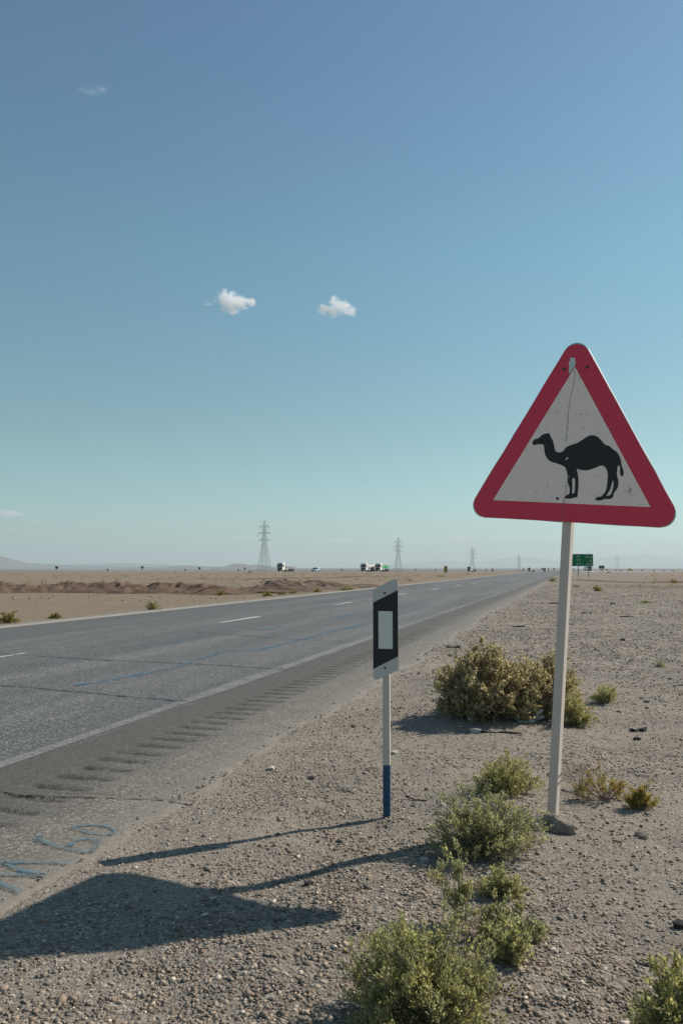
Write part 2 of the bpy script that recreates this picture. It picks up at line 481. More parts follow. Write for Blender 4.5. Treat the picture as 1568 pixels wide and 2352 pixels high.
M['cable'] = simple('power_cable', (0.22, 0.23, 0.24), .6, .2)
M['cabwhite'] = simple('white_truck_paint', (0.78, 0.77, 0.74), .35, 0, .05, 2, .5)
M['glass'] = simple('dark_windscreen', (0.012, 0.015, 0.020), .12, 0, .1, 2, .5)
M['grille'] = simple('dark_grille', (0.05, 0.05, 0.055), .5)
M['chassis'] = simple('black_chassis', (0.03, 0.028, 0.027), .7)
M['reddeck'] = simple('red_brown_deck', (0.20, 0.06, 0.055), .7)
M['tank'] = simple('pale_tank', (0.52, 0.49, 0.44), .4)
M['tip'] = simple('green_tipper', (0.10, 0.48, 0.20), .5)
M['beige'] = simple('beige_load', (0.42, 0.35, 0.25), .8)
M['lightblue'] = simple('pale_blue_car_paint', (0.35, 0.50, 0.58), .35, 0, .05, 2, .5)
M['yellow'] = simple('yellow_paint', (0.62, 0.42, 0.06), .4)
M['signback'] = simple('brown_sign_back', (0.075, 0.05, 0.048), .7)
M['chevred'] = simple('red_chevron_panel', (0.26, 0.02, 0.03), .5)
M['postgrey'] = simple('grey_post', (0.33, 0.31, 0.30), .6)
M['hazy'] = simple('hazyellow', (0.62, 0.36, 0.03), .5); M['hazy'].name = 'yellow_hazard_stripe'
M['mount'] = simple('mountain_rock', (0.13, 0.11, 0.10), .95, 0, .3, .002)

# ------------------------------------------------------------------ ground sheet
def axis_pts(lo_f, hi_f, step, lo, hi, grow):
    a = list(np.arange(lo_f, hi_f + 1e-6, step)); st = step
    x = hi_f
    while x < hi: st *= grow; x += st; a.append(min(x, hi))
    st = step; x = lo_f; pre = []
    while x > lo: st *= grow; x -= st; pre.append(max(x, lo))
    return np.array(pre[::-1] + a)
ys = axis_pts(1.2, 21, 0.06, -3000, 40000, 1.05)
ys = np.unique(np.concatenate([ys, [190, 300, 390, 460, 740, 1200]]))
xs = axis_pts(-5.5, 7.5, 0.08, -30000, 30000, 1.06)
X, Y = np.meshgrid(xs, ys)
Z = gz(X, Y)
V = np.stack([X, Y, Z], -1).reshape(-1, 3)
nx, ny = len(xs), len(ys)
i = np.arange(nx - 1); j = np.arange(ny - 1)
I, J = np.meshgrid(i, j)
a = (J * nx + I).ravel()
F = np.stack([a, a + 1, a + nx + 1, a + nx], 1)
g = np_mesh('ground', V, F, M['ground'], smooth=True)
tag(g, kind='structure')

# ------------------------------------------------------------------ road
def road_profile(s):
    """groove depth of the milled rumble strip"""
    t = (s % 0.225) / 0.225
    d = np.where(t < 0.42, np.sin(np.pi * t / 0.42) ** 0.6, 0.0)
    return d
s_rows = np.concatenate([np.arange(-5, 17, 0.0225), np.arange(17, 60, .25), np.arange(60, 200, 4.0), np.arange(200, 900, 10.0)])
lats = np.array([ROAD_L - .1, ROAD_L, -11.8, -10, -8, -6, -4.6, -3.7, -3.25, -3.14, *np.arange(-3.11, -2.70, .022), -2.68, -2.5, -2.3, -2.18, ROAD_R, ROAD_R + .1])
S, LT = np.meshgrid(s_rows, lats, indexing='ij')
jit = 0.05 * fbm(s_rows * 2.2, s_rows * 0 + 4, 31, 5) + 0.10 * fbm(s_rows * .35, s_rows * 0, 35, 2) - 0.013 * np.clip(s_rows - 5, 0, 20)
LT = LT.copy(); edge = ROAD_R + jit
for q in range(len(lats) - 1):
    if lats[q] > -2.66: LT[:, q] = -2.66 + (lats[q] + 2.66) * (edge + 2.66) / (ROAD_R + 2.66)
LT[:, -1] = edge + .1
jl = 0.08 * fbm(s_rows * 1.2, s_rows * 0 + 9, 33, 4); LT[:, 0] += jl; LT[:, 1] += jl
farw = sstep(200, 300, s_rows); LT[:, 0] -= 1.0 * farw; LT[:, -1] += 1.0 * farw
RX, RY = road_xy(LT, S)
lift = 0.014 + 0.05 * sstep(150, 210, S) + .42 * sstep(230, 420, S)
RZ = far_z(RY) + lift
grv = road_profile(S) * (0.85 + .25 * fbm(S * 7, LT * 9, 40, 2)) + .55 * road_profile(S) ** .5 * fbm(S * 45, LT * 45, 44, 2)
wgt = np.clip(np.minimum((LT + 3.13) / .05, (-2.70 - LT) / .05), 0, 1)
RZ = RZ - 0.016 * grv * wgt * (S < 16.8)
RZ[:, -2] -= 0.012; RZ[:, -1] -= 0.07 + .6 * farw; RZ[:, 0] -= 0.07 + .6 * farw      # shoulders fall away below the ground
V = np.stack([RX, RY, RZ], -1).reshape(-1, 3)
ny, nx = S.shape
I, J = np.meshgrid(np.arange(nx - 1), np.arange(ny - 1))
a = (J * nx + I).ravel()
F = np.stack([a, a + 1, a + nx + 1, a + nx], 1)
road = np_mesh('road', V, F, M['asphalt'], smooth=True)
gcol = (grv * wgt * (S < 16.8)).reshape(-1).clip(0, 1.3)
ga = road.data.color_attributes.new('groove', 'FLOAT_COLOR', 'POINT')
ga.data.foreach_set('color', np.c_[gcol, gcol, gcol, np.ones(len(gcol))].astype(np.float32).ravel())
tag(road, kind='structure')
uvl = road.data.uv_layers.new(name='road')
UV = np.stack([LT, S], -1).reshape(-1, 2)[F.ravel()]
uvl.data.foreach_set('uv', UV.astype(np.float32).ravel())

def ribbon(name, pts, width, mat, parent, lift=0.005, wv=0.0, seed=1, step=0.03):
    """flat strip along road coordinates (lat, s), laid just above the asphalt"""
    P = [np.array(p, float) for p in pts]
    out = []
    for p, q in zip(P[:-1], P[1:]):
        k = max(1, int(np.linalg.norm(q - p) / step))
        for t in range(k): out.append(p + (q - p) * t / k)
    out.append(P[-1]); out = np.array(out)
    if wv: out[1:-1] += wv * np.stack([fbm(np.arange(len(out)) * .18, np.zeros(len(out)), seed), fbm(np.arange(len(out)) * .18, np.zeros(len(out)) + 5, seed)], 1)[1:-1]
    d = np.gradient(out, axis=0); d /= np.maximum(np.linalg.norm(d, axis=1, keepdims=True), 1e-6)
    nn = np.stack([-d[:, 1], d[:, 0]], 1)
    wid = width * (1 + .35 * fbm(np.arange(len(out)) * .12, np.zeros(len(out)) + 3, seed + 7, 3))[:, None] / 2
    A = out + nn * wid; B = out - nn * wid
    ax_, ay_ = road_xy(A[:, 0], A[:, 1]); bx_, by_ = road_xy(B[:, 0], B[:, 1])
    za = far_z(ay_) + 0.014 + lift + .05 * sstep(150, 210, A[:, 1]); zb = far_z(by_) + 0.014 + lift + .05 * sstep(150, 210, B[:, 1])
    n_ = len(out)
    V = np.concatenate([np.stack([ax_, ay_, za], 1), np.stack([bx_, by_, zb], 1)])
    k = np.arange(n_ - 1)
    return np_mesh(name, V, np.stack([k, k + 1, k + n_ + 1, k + n_], 1), mat, parent)

ribbon('edge_line', [(-3.61, -4), (-3.61, 30), (-3.61, 120), (-3.61, 190)], 0.17, M['edge_line'], road, .004, step=.25)
for s0, s1 in [(4.6, 10.25), (17.07, 19.5), (26.3, 28.5), (36, 38.5), (45.5, 48), (55, 58), (64, 67)]:
    ribbon('lane_dash', [(-7.93, s0), (-7.93, s1)], 0.13, M['white_line'], road, .004, step=.2)
tar = [[(-7.4, 7.62), (-6.384, 7.455), (-5.838, 7.359), (-5.096, 7.256), (-4.325, 7.112), (-3.594, 7.027)],
       [(-8.6, 10.1), (-7.933, 10.029), (-6.336, 9.769), (-5.0, 9.763), (-3.446, 9.501)],
       [(-7.183, 14.386), (-6.296, 14.11), (-5.106, 13.6), (-3.772, 13.433)]]
for k, p in enumerate(tar): ribbon('tar_crack', p, 0.045 if k < 2 else .05, M['crack'], road, .006, .02, 50 + k)
for k, p in enumerate([[(-3.9, 3.96), (-3.201, 3.946), (-3.027, 3.917), (-2.758, 3.951), (-2.435, 4.001), (-2.02, 4.068)], [(-2.9, 4.0), (-2.804, 4.015), (-2.598, 4.057), (-2.348, 4.116)],
                       [(-2.95, 9.34), (-2.3, 9.36)], [(-2.95, 6.9), (-2.2, 6.86)], [(-3.0, 14.0), (-2.4, 14.05)], [(-3.0, 18.0), (-2.5, 18.1)]]):
    ribbon('shoulder_crack', p, (.024, .009, .014, .012, .03, .03)[k], M['crack_dirt'], road, .006, .008, 60 + k)
for k, (p, wd) in enumerate([([(-5.262, 7.611), (-5.148, 7.816), (-5.054, 8.304), (-5.003, 8.936), (-4.946, 9.409), (-5.059, 10.281)], .09),
                             ([(-5.059, 10.281), (-5.126, 11.167), (-5.036, 11.46), (-4.722, 11.689), (-4.713, 12.347), (-4.69, 13.383), (-4.697, 14.84), (-4.622, 16.321), (-4.6, 20), (-4.7, 26)], .12),
                             ([(-6.561, 12.001), (-6.532, 12.414), (-6.637, 12.947)], .13), ([(-6.2, 15.2), (-6.1, 16.4)], .2), ([(-5.9, 19.5), (-5.7, 22)], .15)]):
    ribbon('blue_paint_streak', p, wd, M['blue_faint'], road, .007, .03, 70 + k)
graf = [('painted_number', [(-2.392, 3.523), (-2.316, 3.563), (-2.233, 3.552), (-2.165, 3.503), (-2.164, 3.462), (-2.199, 3.44), (-2.281, 3.453), (-2.357, 3.473), (-2.403, 3.485), (-2.392, 3.523)], .016),
        ('painted_number', [(-2.463, 3.358), (-2.484, 3.328), (-2.439, 3.285), (-2.375, 3.265), (-2.303, 3.24), (-2.246, 3.227), (-2.195, 3.22), (-2.145, 3.224), (-2.124, 3.263), (-2.14, 3.318), (-2.187, 3.367), (-2.239, 3.372), (-2.268, 3.343), (-2.266, 3.289), (-2.251, 3.233)], .026),
        ('painted_letter', [(-2.129, 3.085), (-2.285, 3.043), (-2.413, 3.002), (-2.346, 2.975), (-2.254, 2.944), (-2.141, 2.933), (-2.235, 2.906), (-2.40, 2.87), (-2.302, 2.814), (-2.26, 2.802), (-2.195, 2.781), (-2.126, 2.767)], .022)]
for k, (nm, p, wd) in enumerate(graf): ribbon(nm, p, wd * 1.35, M['blue_paint'], road, .007, 0, 80 + k, .008)

# the other carriageway beyond the brow, carrying the oncoming trucks
hp = np.array([(-190, 250), (-90, 315), (-26, 362), (16, 392), (60, 470), (97, 585), (170, 745), (215, 800), (330, 870), (520, 930)], float)
t = np.linspace(0, len(hp) - 1, 120); hx = np.interp(t, range(len(hp)), hp[:, 0]); hy = np.interp(t, range(len(hp)), hp[:, 1])
hd = np.gradient(np.stack([hx, hy], 1), axis=0); hd /= np.linalg.norm(hd, axis=1, keepdims=True)
hn = np.stack([-hd[:, 1], hd[:, 0]], 1) * 6.5
A = np.stack([hx, hy], 1) + hn; B = np.stack([hx, hy], 1) - hn
V = np.concatenate([np.c_[A, far_z(A[:, 1]) + .12], np.c_[B, far_z(B[:, 1]) + .12]]); k = np.arange(119)
hw = np_mesh('opposite_carriageway', V, np.stack([k, k + 120, k + 121, k + 1], 1), M['asphalt'])
hw.data.uv_layers.new(name='road')
uvs = np.zeros((len(hw.data.loops), 2), np.float32); uvs[:, 0] = -7
hw.data.uv_layers['road'].data.foreach_set('uv', uvs.ravel())
tag(hw, kind='structure')

# ------------------------------------------------------------------ gravel
def ico(sub):
    bm = bmesh.new(); bmesh.ops.create_icosphere(bm, subdivisions=sub, radius=1)
    v = np.array([x.co[:] for x in bm.verts]); f = np.array([[q.index for q in x.verts] for x in bm.faces]); bm.free(); return v, f
ICO0 = ico(1); ICO1 = ico(2)
PAL = np.array([1.20, 1.12, 1.01]) * np.array([(.27, .235, .195), (.215, .19, .16), (.16, .145, .128), (.33, .29, .245), (.125, .118, .11), (.235, .19, .155), (.46, .42, .37), (.085, .078, .074), (.21, .155, .13), (.185, .19, .175)])
PALP = np.array([.2, .18, .16, .11, .1, .09, .035, .045, .05, .03]); PALP /= PALP.sum()
def stones(name, x, y, size, base, sink=0.36):
    n = len(x); bv, bf = base; k = len(bv)
    sc_ = np.stack([RNG.uniform(.75, 1.3, n), RNG.uniform(.6, 1.0, n), RNG.uniform(.34, .62, n)], 1) * size[:, None] * .5
    P = bv[None] * (1 + RNG.uniform(-.38, .34, (n, k, 1))) * sc_[:, None, :]
    rx, rz = RNG.normal(0, .35, n), RNG.uniform(0, 2 * np.pi, n)
    c, s_ = np.cos(rx)[:, None], np.sin(rx)[:, None]
    P = np.stack([P[..., 0], P[..., 1] * c - P[..., 2] * s_, P[..., 1] * s_ + P[..., 2] * c], -1)
    c, s_ = np.cos(rz)[:, None], np.sin(rz)[:, None]
    P = np.stack([P[..., 0] * c - P[..., 1] * s_, P[..., 0] * s_ + P[..., 1] * c, P[..., 2]], -1)
    lat, ss = lat_s(x, y)
    zz = np.where(lat < ROAD_R - .03, far_z(y) + .014, gz(x, y))
    P[..., 0] += x[:, None]; P[..., 1] += y[:, None]; P[..., 2] += (zz + sc_[:, 2] * (1 - 2 * sink) * .8)[:, None]
    ci = RNG.choice(len(PAL), n, p=PALP); col = PAL[ci] * RNG.uniform(.8, 1.2, (n, 1))
    F_ = (bf[None] + (np.arange(n) * k)[:, None, None]).reshape(-1, 3)
    return np_mesh(name, P.reshape(-1, 3), F_, M['stone'], col=np.repeat(col, k, 0))
def scatter(n, y0, y1, margin, p=1.0):
    y = y0 * (y1 / y0) ** (RNG.uniform(0, 1, n) ** p)
    x = RNG.uniform(-1, 1, n) * (.46 * y + margin)
    return x, y
def keep(x, y, lo=-2.1, soft=.2, patch=.7):
    lat, ss = lat_s(x, y)
    pr = sstep(lo - soft, lo + soft, lat + .16 * fbm(x * 2.5, y * 2.5, 21))
    pr = pr * (1 - patch * sstep(.05, .5, fbm(x * .75, y * .75, 24) + .15))
    return RNG.uniform(0, 1, len(x)) < pr
x, y = scatter(190000, 1.55, 8.5, 1.2, 1.0)
k = keep(x, y, -2.02, .34); x, y = x[k], y[k]
sz = .0055 + .011 * RNG.pareto(2.6, len(x)).clip(0, 2.2) * .6 + RNG.uniform(0, .004, len(x))
o = stones('fine_gravel', x, y, sz, ICO0); tag(o, 'fine grey and tan gravel covering the verge beside the asphalt', 'gravel', kind='stuff')
x, y = scatter(150000, 6.5, 60, 2.5, .7)
k = keep(x, y, -2.05, .3); x, y = x[k], y[k]
sz = (.012 + .009 * RNG.pareto(2.4, len(x)).clip(0, 3)) * (1 + y / 45)
o2 = stones('coarse_gravel', x, y, sz, ICO0); tag(o2, 'grey gravel spread over the verge towards the distance', 'gravel', kind='stuff')
x, y = scatter(1500, 1.7, 14, 1.0); k = keep(x, y, -1.95, .15, .3); x, y = x[k], y[k]
sz = RNG.uniform(.02, .036, len(x))
o3 = stones('pebbles', x, y, sz, ICO0, .34); tag(o3, 'larger pebbles lying among the roadside gravel', 'pebbles', kind='stuff')
# rubble on the plain either side
n = 2600
y = 30 * (185 / 30) ** RNG.uniform(0, 1, n); x = RNG.uniform(-.5, .5, n) * y
lat, ss = lat_s(x, y); k = ((lat < -12.9) | (lat > 4)) & (fbm(x * .09, y * .05, 77) > .02); x, y = x[k], y[k]
o4 = stones('stone_rubble', x, y, RNG.uniform(.035, .11, len(x)), ICO0, .4); tag(o4, 'scattered rubble and clods over the flat desert plain', 'rubble', kind='stuff')

# ------------------------------------------------------------------ camel warning sign
o_ = Vector((1.17173, 4.05358, 1.85965))
ax_x = Vector((0.83919267, -0.53706789, -0.08552049)); ax_z = Vector((0.05643593, -0.07040269, 0.9959209)); ax_n = Vector((-0.54089801, -0.84059595, -0.02877149))
base = o_ - ax_z * 1.8636
sign = empty('camel_warning_sign', base)
m4 = Matrix((ax_x, -ax_n, ax_z)).transposed().to_4x4(); m4.translation = base
sign.matrix_world = m4
tag(sign, 'red bordered triangular camel warning sign on a leaning pale metal pole', 'road sign')
ZC = 1.8636
def plane_poly(name, outline, holes, depth, y_front, mat, parent, zc=ZC, bevel=0.0):
    """flat sheet: front at local y = y_front (towards the road user = -y), thickness depth"""
    cu = bpy.data.curves.new(name, 'CURVE'); cu.dimensions = '2D'; cu.fill_mode = 'BOTH'; cu.extrude = depth / 2
    for pts in [outline] + holes:
        sp = cu.splines.new('POLY'); sp.points.add(len(pts) - 1); sp.use_cyclic_u = True
        for q, (px, pz) in zip(sp.points, pts): q.co = (px, pz, 0, 1)
    tmp = bpy.data.objects.new('tmp', cu); C.objects.link(tmp)
    dg = bpy.context.evaluated_depsgraph_get()
    me = bpy.data.meshes.new_from_object(tmp.evaluated_get(dg)); me.name = name
    bpy.data.objects.remove(tmp); bpy.data.curves.remove(cu)
    # curve plane XY -> local XZ
    me.transform(Matrix(((1, 0, 0, 0), (0, 0, -1, y_front + depth / 2), (0, 1, 0, zc), (0, 0, 0, 1))))
    me.materials.clear(); me.materials.append(mat)
    ob = bpy.data.objects.new(name, me); C.objects.link(ob); ob.parent = parent
    return ob
def round_tri(inner, off, r, seg=10):
    """triangle offset outwards by off with corner radius r"""
    P = [Vector(p) for p in inner]; c = sum(P, Vector((0, 0))) / 3
    E = []
    for i_ in range(3):
        a_, b_ = P[i_], P[(i_ + 1) % 3]; d_ = (b_ - a_).normalized(); nn_ = Vector((d_.y, -d_.x))
        if nn_.dot(a_ - c) < 0: nn_ = -nn_
        E.append((a_ + nn_ * (off - r), d_, nn_))
    out = []
    for i_ in range(3):
        (a_, d_, n_), (b_, e_, m_) = E[i_ - 1], E[i_]
        den = d_.x * e_.y - d_.y * e_.x; t_ = ((b_.x - a_.x) * e_.y - (b_.y - a_.y) * e_.x) / den
        q = a_ + d_ * t_
        a0 = math.atan2(n_.y, n_.x); a1 = math.atan2(m_.y, m_.x)
        da = (a1 - a0 + math.pi) % (2 * math.pi) - math.pi
        for k_ in range(seg + 1):
            th = a0 + da * k_ / seg
            out.append((q.x + r * math.cos(th), q.y + r * math.sin(th)))
    return out
inner = [(-0.4039, -0.2330), (0.4053, -0.2347), (-0.0008, 0.4669)]
outer = round_tri(inner, .0945, .072)
rs = random.Random(3)
def dent(pts):          # slightly battered rim
    res = []
    for k_, (px, pz) in enumerate(pts):
        nx_, nz_ = pts[(k_ + 1) % len(pts)]
        res.append((px, pz)); d_ = math.hypot(nx_ - px, nz_ - pz)
        if d_ > .2:
            for q in range(1, 9):
                t_ = q / 9; res.append((px + (nx_ - px) * t_ + rs.uniform(-.0016, .0016), pz + (nz_ - pz) * t_ + rs.uniform(-.0022, .0016)))
    return res
outer = dent(outer)
# the back plate keeps its square cut flange ends proud of the rounded red sheet
plate_out = dent(round_tri(inner, .096, .067, 6))
plane_poly('sign_plate', plate_out, [], .004, .0, M['platemetal'], sign)
po = [(p[0], p[1]) for p in plate_out]; cur = None
for k_ in range(len(po)):
    (x0, z0), (x1, z1) = po[k_], po[(k_ + 1) % len(po)]
    d_ = math.hypot(x1 - x0, z1 - z0)
    if d_ > .03:
        if cur is None: cur = MB()
        cur.bar((x0, .013, z0 + ZC), (x1, .013, z1 + ZC), .003, .018, (0, 1, 0))
    elif cur is not None: cur.build('folded_rim', M['platemetal'], sign); cur = None
if cur is not None: cur.build('folded_rim', M['platemetal'], sign)
plane_poly('red_border', outer, [], .0014, -.0016, M['red'], sign)
plane_poly('white_panel', inner, [], .0014, -.0032, M['whiteface'], sign)
CAMEL = [(-0.2022,0.0819),(-0.1997,0.0899),(-0.1905,0.096),(-0.1742,0.1),(-0.1625,0.11),(-0.1487,0.1207),(-0.1367,0.1247),(-0.1225,0.1258),(-0.1165,0.1286),(-0.1128,0.1206),(-0.1051,0.1058),(-0.0962,0.0919),(-0.09,0.0759),(-0.0854,0.0601),(-0.0825,0.0442),(-0.0767,0.0343),(-0.0663,0.0284),(-0.0542,0.0269),(-0.0432,0.0298),(-0.0348,0.0365),(-0.0275,0.0484),(-0.0182,0.0575),(-0.0047,0.0643),(0.0146,0.0702),(0.03,0.0753),(0.0489,0.0859),(0.0676,0.0987),(0.0825,0.1092),(0.0937,0.1146),(0.1071,0.1161),(0.1225,0.1133),(0.1343,0.1071),(0.1463,0.0963),(0.1604,0.0809),(0.1724,0.0686),(0.1782,0.0655),(0.1895,0.0636),(0.1973,0.0591),(0.2111,0.0458),(0.2246,0.0374),(0.2363,0.0269),(0.2444,0.0136),(0.2515,-0.0015),(0.2554,-0.0185),(0.2581,-0.0337),(0.2644,-0.0487),(0.2688,-0.0619),(0.2705,-0.0732),(0.2682,-0.0847),(0.2629,-0.089),(0.2572,-0.0849),(0.2532,-0.0717),(0.2522,-0.0547),(0.2499,-0.0395),(0.2474,-0.0346),(0.2426,-0.0351),(0.2393,-0.0423),(0.2383,-0.0568),(0.2382,-0.0758),(0.2402,-0.091),(0.2462,-0.1061),(0.2484,-0.125),(0.2467,-0.1422),(0.2391,-0.1576),(0.2305,-0.1693),(0.2278,-0.1752),(0.2271,-0.1885),(0.2209,-0.1983),(0.21,-0.2033),(0.1913,-0.2033),(0.1794,-0.2049),(0.1747,-0.2097),(0.1579,-0.2123),(0.1408,-0.2122),(0.1414,-0.2033),(0.1475,-0.1965),(0.1587,-0.1938),(0.1681,-0.1927),(0.1752,-0.1839),(0.1857,-0.1709),(0.1906,-0.1573),(0.1933,-0.1381),(0.1939,-0.1151),(0.1949,-0.0998),(0.1946,-0.0806),(0.191,-0.0635),(0.1835,-0.0502),(0.1747,-0.0412),(0.1632,-0.0368),(0.1519,-0.0381),(0.1372,-0.0464),(0.1185,-0.0534),(0.0997,-0.0603),(0.0806,-0.0626),(0.0611,-0.061),(0.0454,-0.0571),(0.0375,-0.056),(0.04,-0.0665),(0.0458,-0.086),(0.0496,-0.1034),(0.0505,-0.1268),(0.0514,-0.1502),(0.05,-0.1737),(0.0498,-0.1893),(0.0488,-0.1991),(0.036,-0.2023),(0.0264,-0.2047),(0.0188,-0.2089),(-0.0009,-0.2096),(-0.0148,-0.209),(-0.0171,-0.2036),(-0.0097,-0.1935),(-0.0001,-0.1892),(0.0075,-0.183),(0.0085,-0.1673),(0.007,-0.1536),(0.001,-0.14),(-0.005,-0.1245),(-0.0067,-0.1088),(-0.0068,-0.0931),(-0.0118,-0.0735),(-0.0176,-0.0559),(-0.0261,-0.0454),(-0.0384,-0.0393),(-0.0548,-0.0328),(-0.0752,-0.0272),(-0.0957,-0.0215),(-0.1103,-0.0138),(-0.1212,-0.0019),(-0.1293,0.012),(-0.1351,0.0279),(-0.1379,0.0479),(-0.1399,0.0599),(-0.1436,0.0679),(-0.154,0.0699),(-0.1705,0.0706),(-0.1819,0.0694),(-0.1886,0.0637),(-0.1971,0.0657),(-0.2024,0.0718)]
CH1 = [(0.017,-0.1082),(0.0245,-0.1021),(0.0313,-0.1059),(0.0336,-0.1312),(0.0347,-0.1586),(0.0335,-0.1782),(0.0204,-0.1829),(0.0206,-0.159),(0.0201,-0.1355)]
CH2 = [(0.2204,-0.1083),(0.2239,-0.1181),(0.2256,-0.1352),(0.2223,-0.1563),(0.2177,-0.1736),(0.2126,-0.1826),(0.2016,-0.1868),(0.1923,-0.1879),(0.2008,-0.1723),(0.2093,-0.1567),(0.2145,-0.1375),(0.2176,-0.1183)]
FLAKE = [(-.022,-.004),(-.016,.002),(-.009,.004),(-.008,-.001),(-.013,-.006),(-.019,-.012),(-.024,-.012)]
FLAKE2 = [(-.005,-.0965),(.004,-.094),(.004,-.0975),(-.004,-.100)]
plane_poly('camel_symbol', CAMEL, [CH1, CH2, FLAKE, FLAKE2], .0012, -.0047, M['black'], sign)
PEEL = [(-0.0281, 0.5174), (-0.004, 0.5139), (0.0018, 0.4883), (-0.0015, 0.4705), (-0.0148, 0.4495), (-0.0247, 0.4333), (-0.0326, 0.4431), (-0.0302, 0.4647), (-0.0353, 0.4903), (-0.0279, 0.5008)]
pp = plane_poly('peeled_patch', PEEL, [], .0008, -.0043, M['bare'], sign); pp['label'] = 'bare grey metal where the red sheet has peeled away'
def crease(name, pts, wd, y):
    A_ = []; 
    for k_, (px, pz) in enumerate(pts): A_.append((px - wd * (.3 + .7 * rs.random()), pz))
    B_ = [(px + wd * (.3 + .7 * rs.random()), pz) for px, pz in pts][::-1]
    return plane_poly(name, A_ + B_, [], .0005, y, M['crease'], sign)
M['crease'] = simple('crease_grime', (0.30, 0.25, 0.23), .7, 0, .4, 60)
def dense(pts, k=6):
    r_ = []
    for (a0, b0), (a1, b1) in zip(pts[:-1], pts[1:]):
        for q in range(k): t_ = q / k; r_.append((a0 + (a1 - a0) * t_ + rs.uniform(-.001, .001), b0 + (b1 - b0) * t_))
    return r_ + [pts[-1]]
crease('crease', dense([(-0.0022, 0.4561), (0.001, 0.4017), (-0.0160, 0.3088), (-0.0206, 0.2582), (-0.0215, 0.1859), (-0.024, 0.1281), (-0.0264, 0.0811)]), .0018, -.0042)
crease('crease', dense([(-0.0087, -0.1391), (-0.0109, -0.1897), (-0.0193, -0.2334), (-0.0231, -0.2698), (-0.0241, -0.3024)]), .002, -.0065)
# burst of cracks by the right-hand corner
for k_ in range(11):
    th = rs.uniform(0, 6.28); l_ = rs.uniform(.015, .038); cx_, cz_ = .302, -.163
    crease('crease', dense([(cx_, cz_), (cx_ + l_ * math.cos(th), cz_ + l_ * .8 * math.sin(th))], 3), .0011, -.0043 - .00005 * k_)
for px, pz in [(-0.0577, 0.4581), (0.0605, 0.4634), (-0.0534, -0.2107)]:
    MB().cyl((px, -.0015, pz + ZC), (px, -.009, pz + ZC), .0085, .0065, 12).build('bolt', M['bolt'], sign)
hb = MB().cyl((.0657, -.0044, ZC - .2127), (.0657, -.0056, ZC - .2127), .0048, None, 12).build('hole_light_disc', M['signhole'] if 'signhole' in M else M['cabwhite'], sign)  # solid white disc painted in for light showing through the empty hole
hb['label'] = 'small white disc standing in for light through an empty bolt hole'
# pole: pressed box section
pl = MB()
pole_a, pole_b = Vector((.004, .040, -.22)), Vector((-.006, .040, ZC + .50))
pl.bar(pole_a, pole_b, .058, .046, (1, 0, 0))
pole = pl.build('pole', M['galv'], sign)
for v_ in pole.data.vertices: pass
bv = pole.modifiers.new('bevel', 'BEVEL'); bv.width = .004; bv.segments = 2
for zc_ in (ZC + .36, ZC - .2):
    MB().box(0, .0665, zc_, .30 if zc_ > ZC else .36, .005, .04).box(0, .012, zc_, .30 if zc_ > ZC else .5, .008, .03).build('clamp_bracket', M['platemetal'], sign)
tw = MB()
def loop_wire(z0, z1):
    hx_, hy_ = .0325, .0265
    c_ = [(-hx_, .040 - hy_, z0), (hx_, .040 - hy_, z1), (hx_, .040 + hy_, z1), (-hx_, .040 + hy_, z0)]
    for k_ in range(4): tw.bar(c_[k_], c_[(k_ + 1) % 4], .0028)
loop_wire(.226, .232); loop_wire(.224, .195)
tw.build('tie_wire', M['wire'], sign)
# rough concrete lump at the foot
def rock_bm(rx_, ry_, rz_, seed, sub=3, amp=.22, flat=True):
    bm = bmesh.new(); bmesh.ops.create_icosphere(bm, subdivisions=sub, radius=1)
    co = np.array([v_.co[:] for v_ in bm.verts])
    nn_ = fbm(co[:, 0] * 1.3 + co[:, 2] * 1.9 + seed, co[:, 1] * 1.3 - co[:, 2] * 1.1, seed, 4)
    boxy = 1 / np.maximum(np.abs(co).max(1), .001) ** .55
    for v_, q, bx_ in zip(bm.verts, nn_, boxy):
        v_.co = Vector((v_.co.x * rx_, v_.co.y * ry_, v_.co.z * rz_)) * (bx_ * (1 + amp * q))
    return bm
def rock(name, loc, rad, mat, seed, parent=None, rz=0., sub=3, amp=.25):
    bm = rock_bm(*rad, seed, sub, amp)
    me = bpy.data.meshes.new(name); bm.to_mesh(me); bm.free(); me.materials.append(mat)
    ob = bpy.data.objects.new(name, me); C.objects.link(ob); ob.location = loc; ob.rotation_euler = (0, 0, rz)
    if parent: ob.parent = parent
    return ob
rock('concrete_footing', (.025, -.075, -.075), (.088, .075, .085), M['concrete'], 9, sign, .4, 5, .55)

# ------------------------------------------------------------------ delineator post
DX, DY = .239, 4.2683
dl = empty('delineator_post', (DX, DY, 0), R(-12)); 
tag(dl, 'slim roadside marker post with slanted black and white plate and blue painted foot', 'marker post')
# plate half width ~.0665, corner heights measured from ground
PW = .0672
def slant(z_l, z_r): return z_l, z_r
zt_l, zt_r, zb_l, zb_r = 1.181, 1.245, .709, .760
def par(x0, x1, zl0, zr0, zl1, zr1):
    """points of a band between two slanted edges"""
    f = lambda x_, a_, b_: a_ + (b_ - a_) * (x_ + PW) / (2 * PW)
    return [(x0, f(x0, zl0, zr0)), (x1, f(x1, zl0, zr0)), (x1, f(x1, zl1, zr1)), (x0, f(x0, zl1, zr1))]
full = [(-PW, zb_l + .02), (-PW + .004, zb_l + .004), (-PW + .018, zb_l - .002)] + [(PW, zb_r), (PW, zt_r - .028), (PW - .006, zt_r - .010), (PW - .020, zt_r - .006)] + [(-PW, zt_l)]
plane_poly('marker_plate', full, [], .003, -.030, M['delwhite'], dl, 0)
plane_poly('black_band', par(-PW + .0006, PW - .0006, .763, .833, 1.112, 1.180), [], .001, -.0313, M['black'], dl, 0)
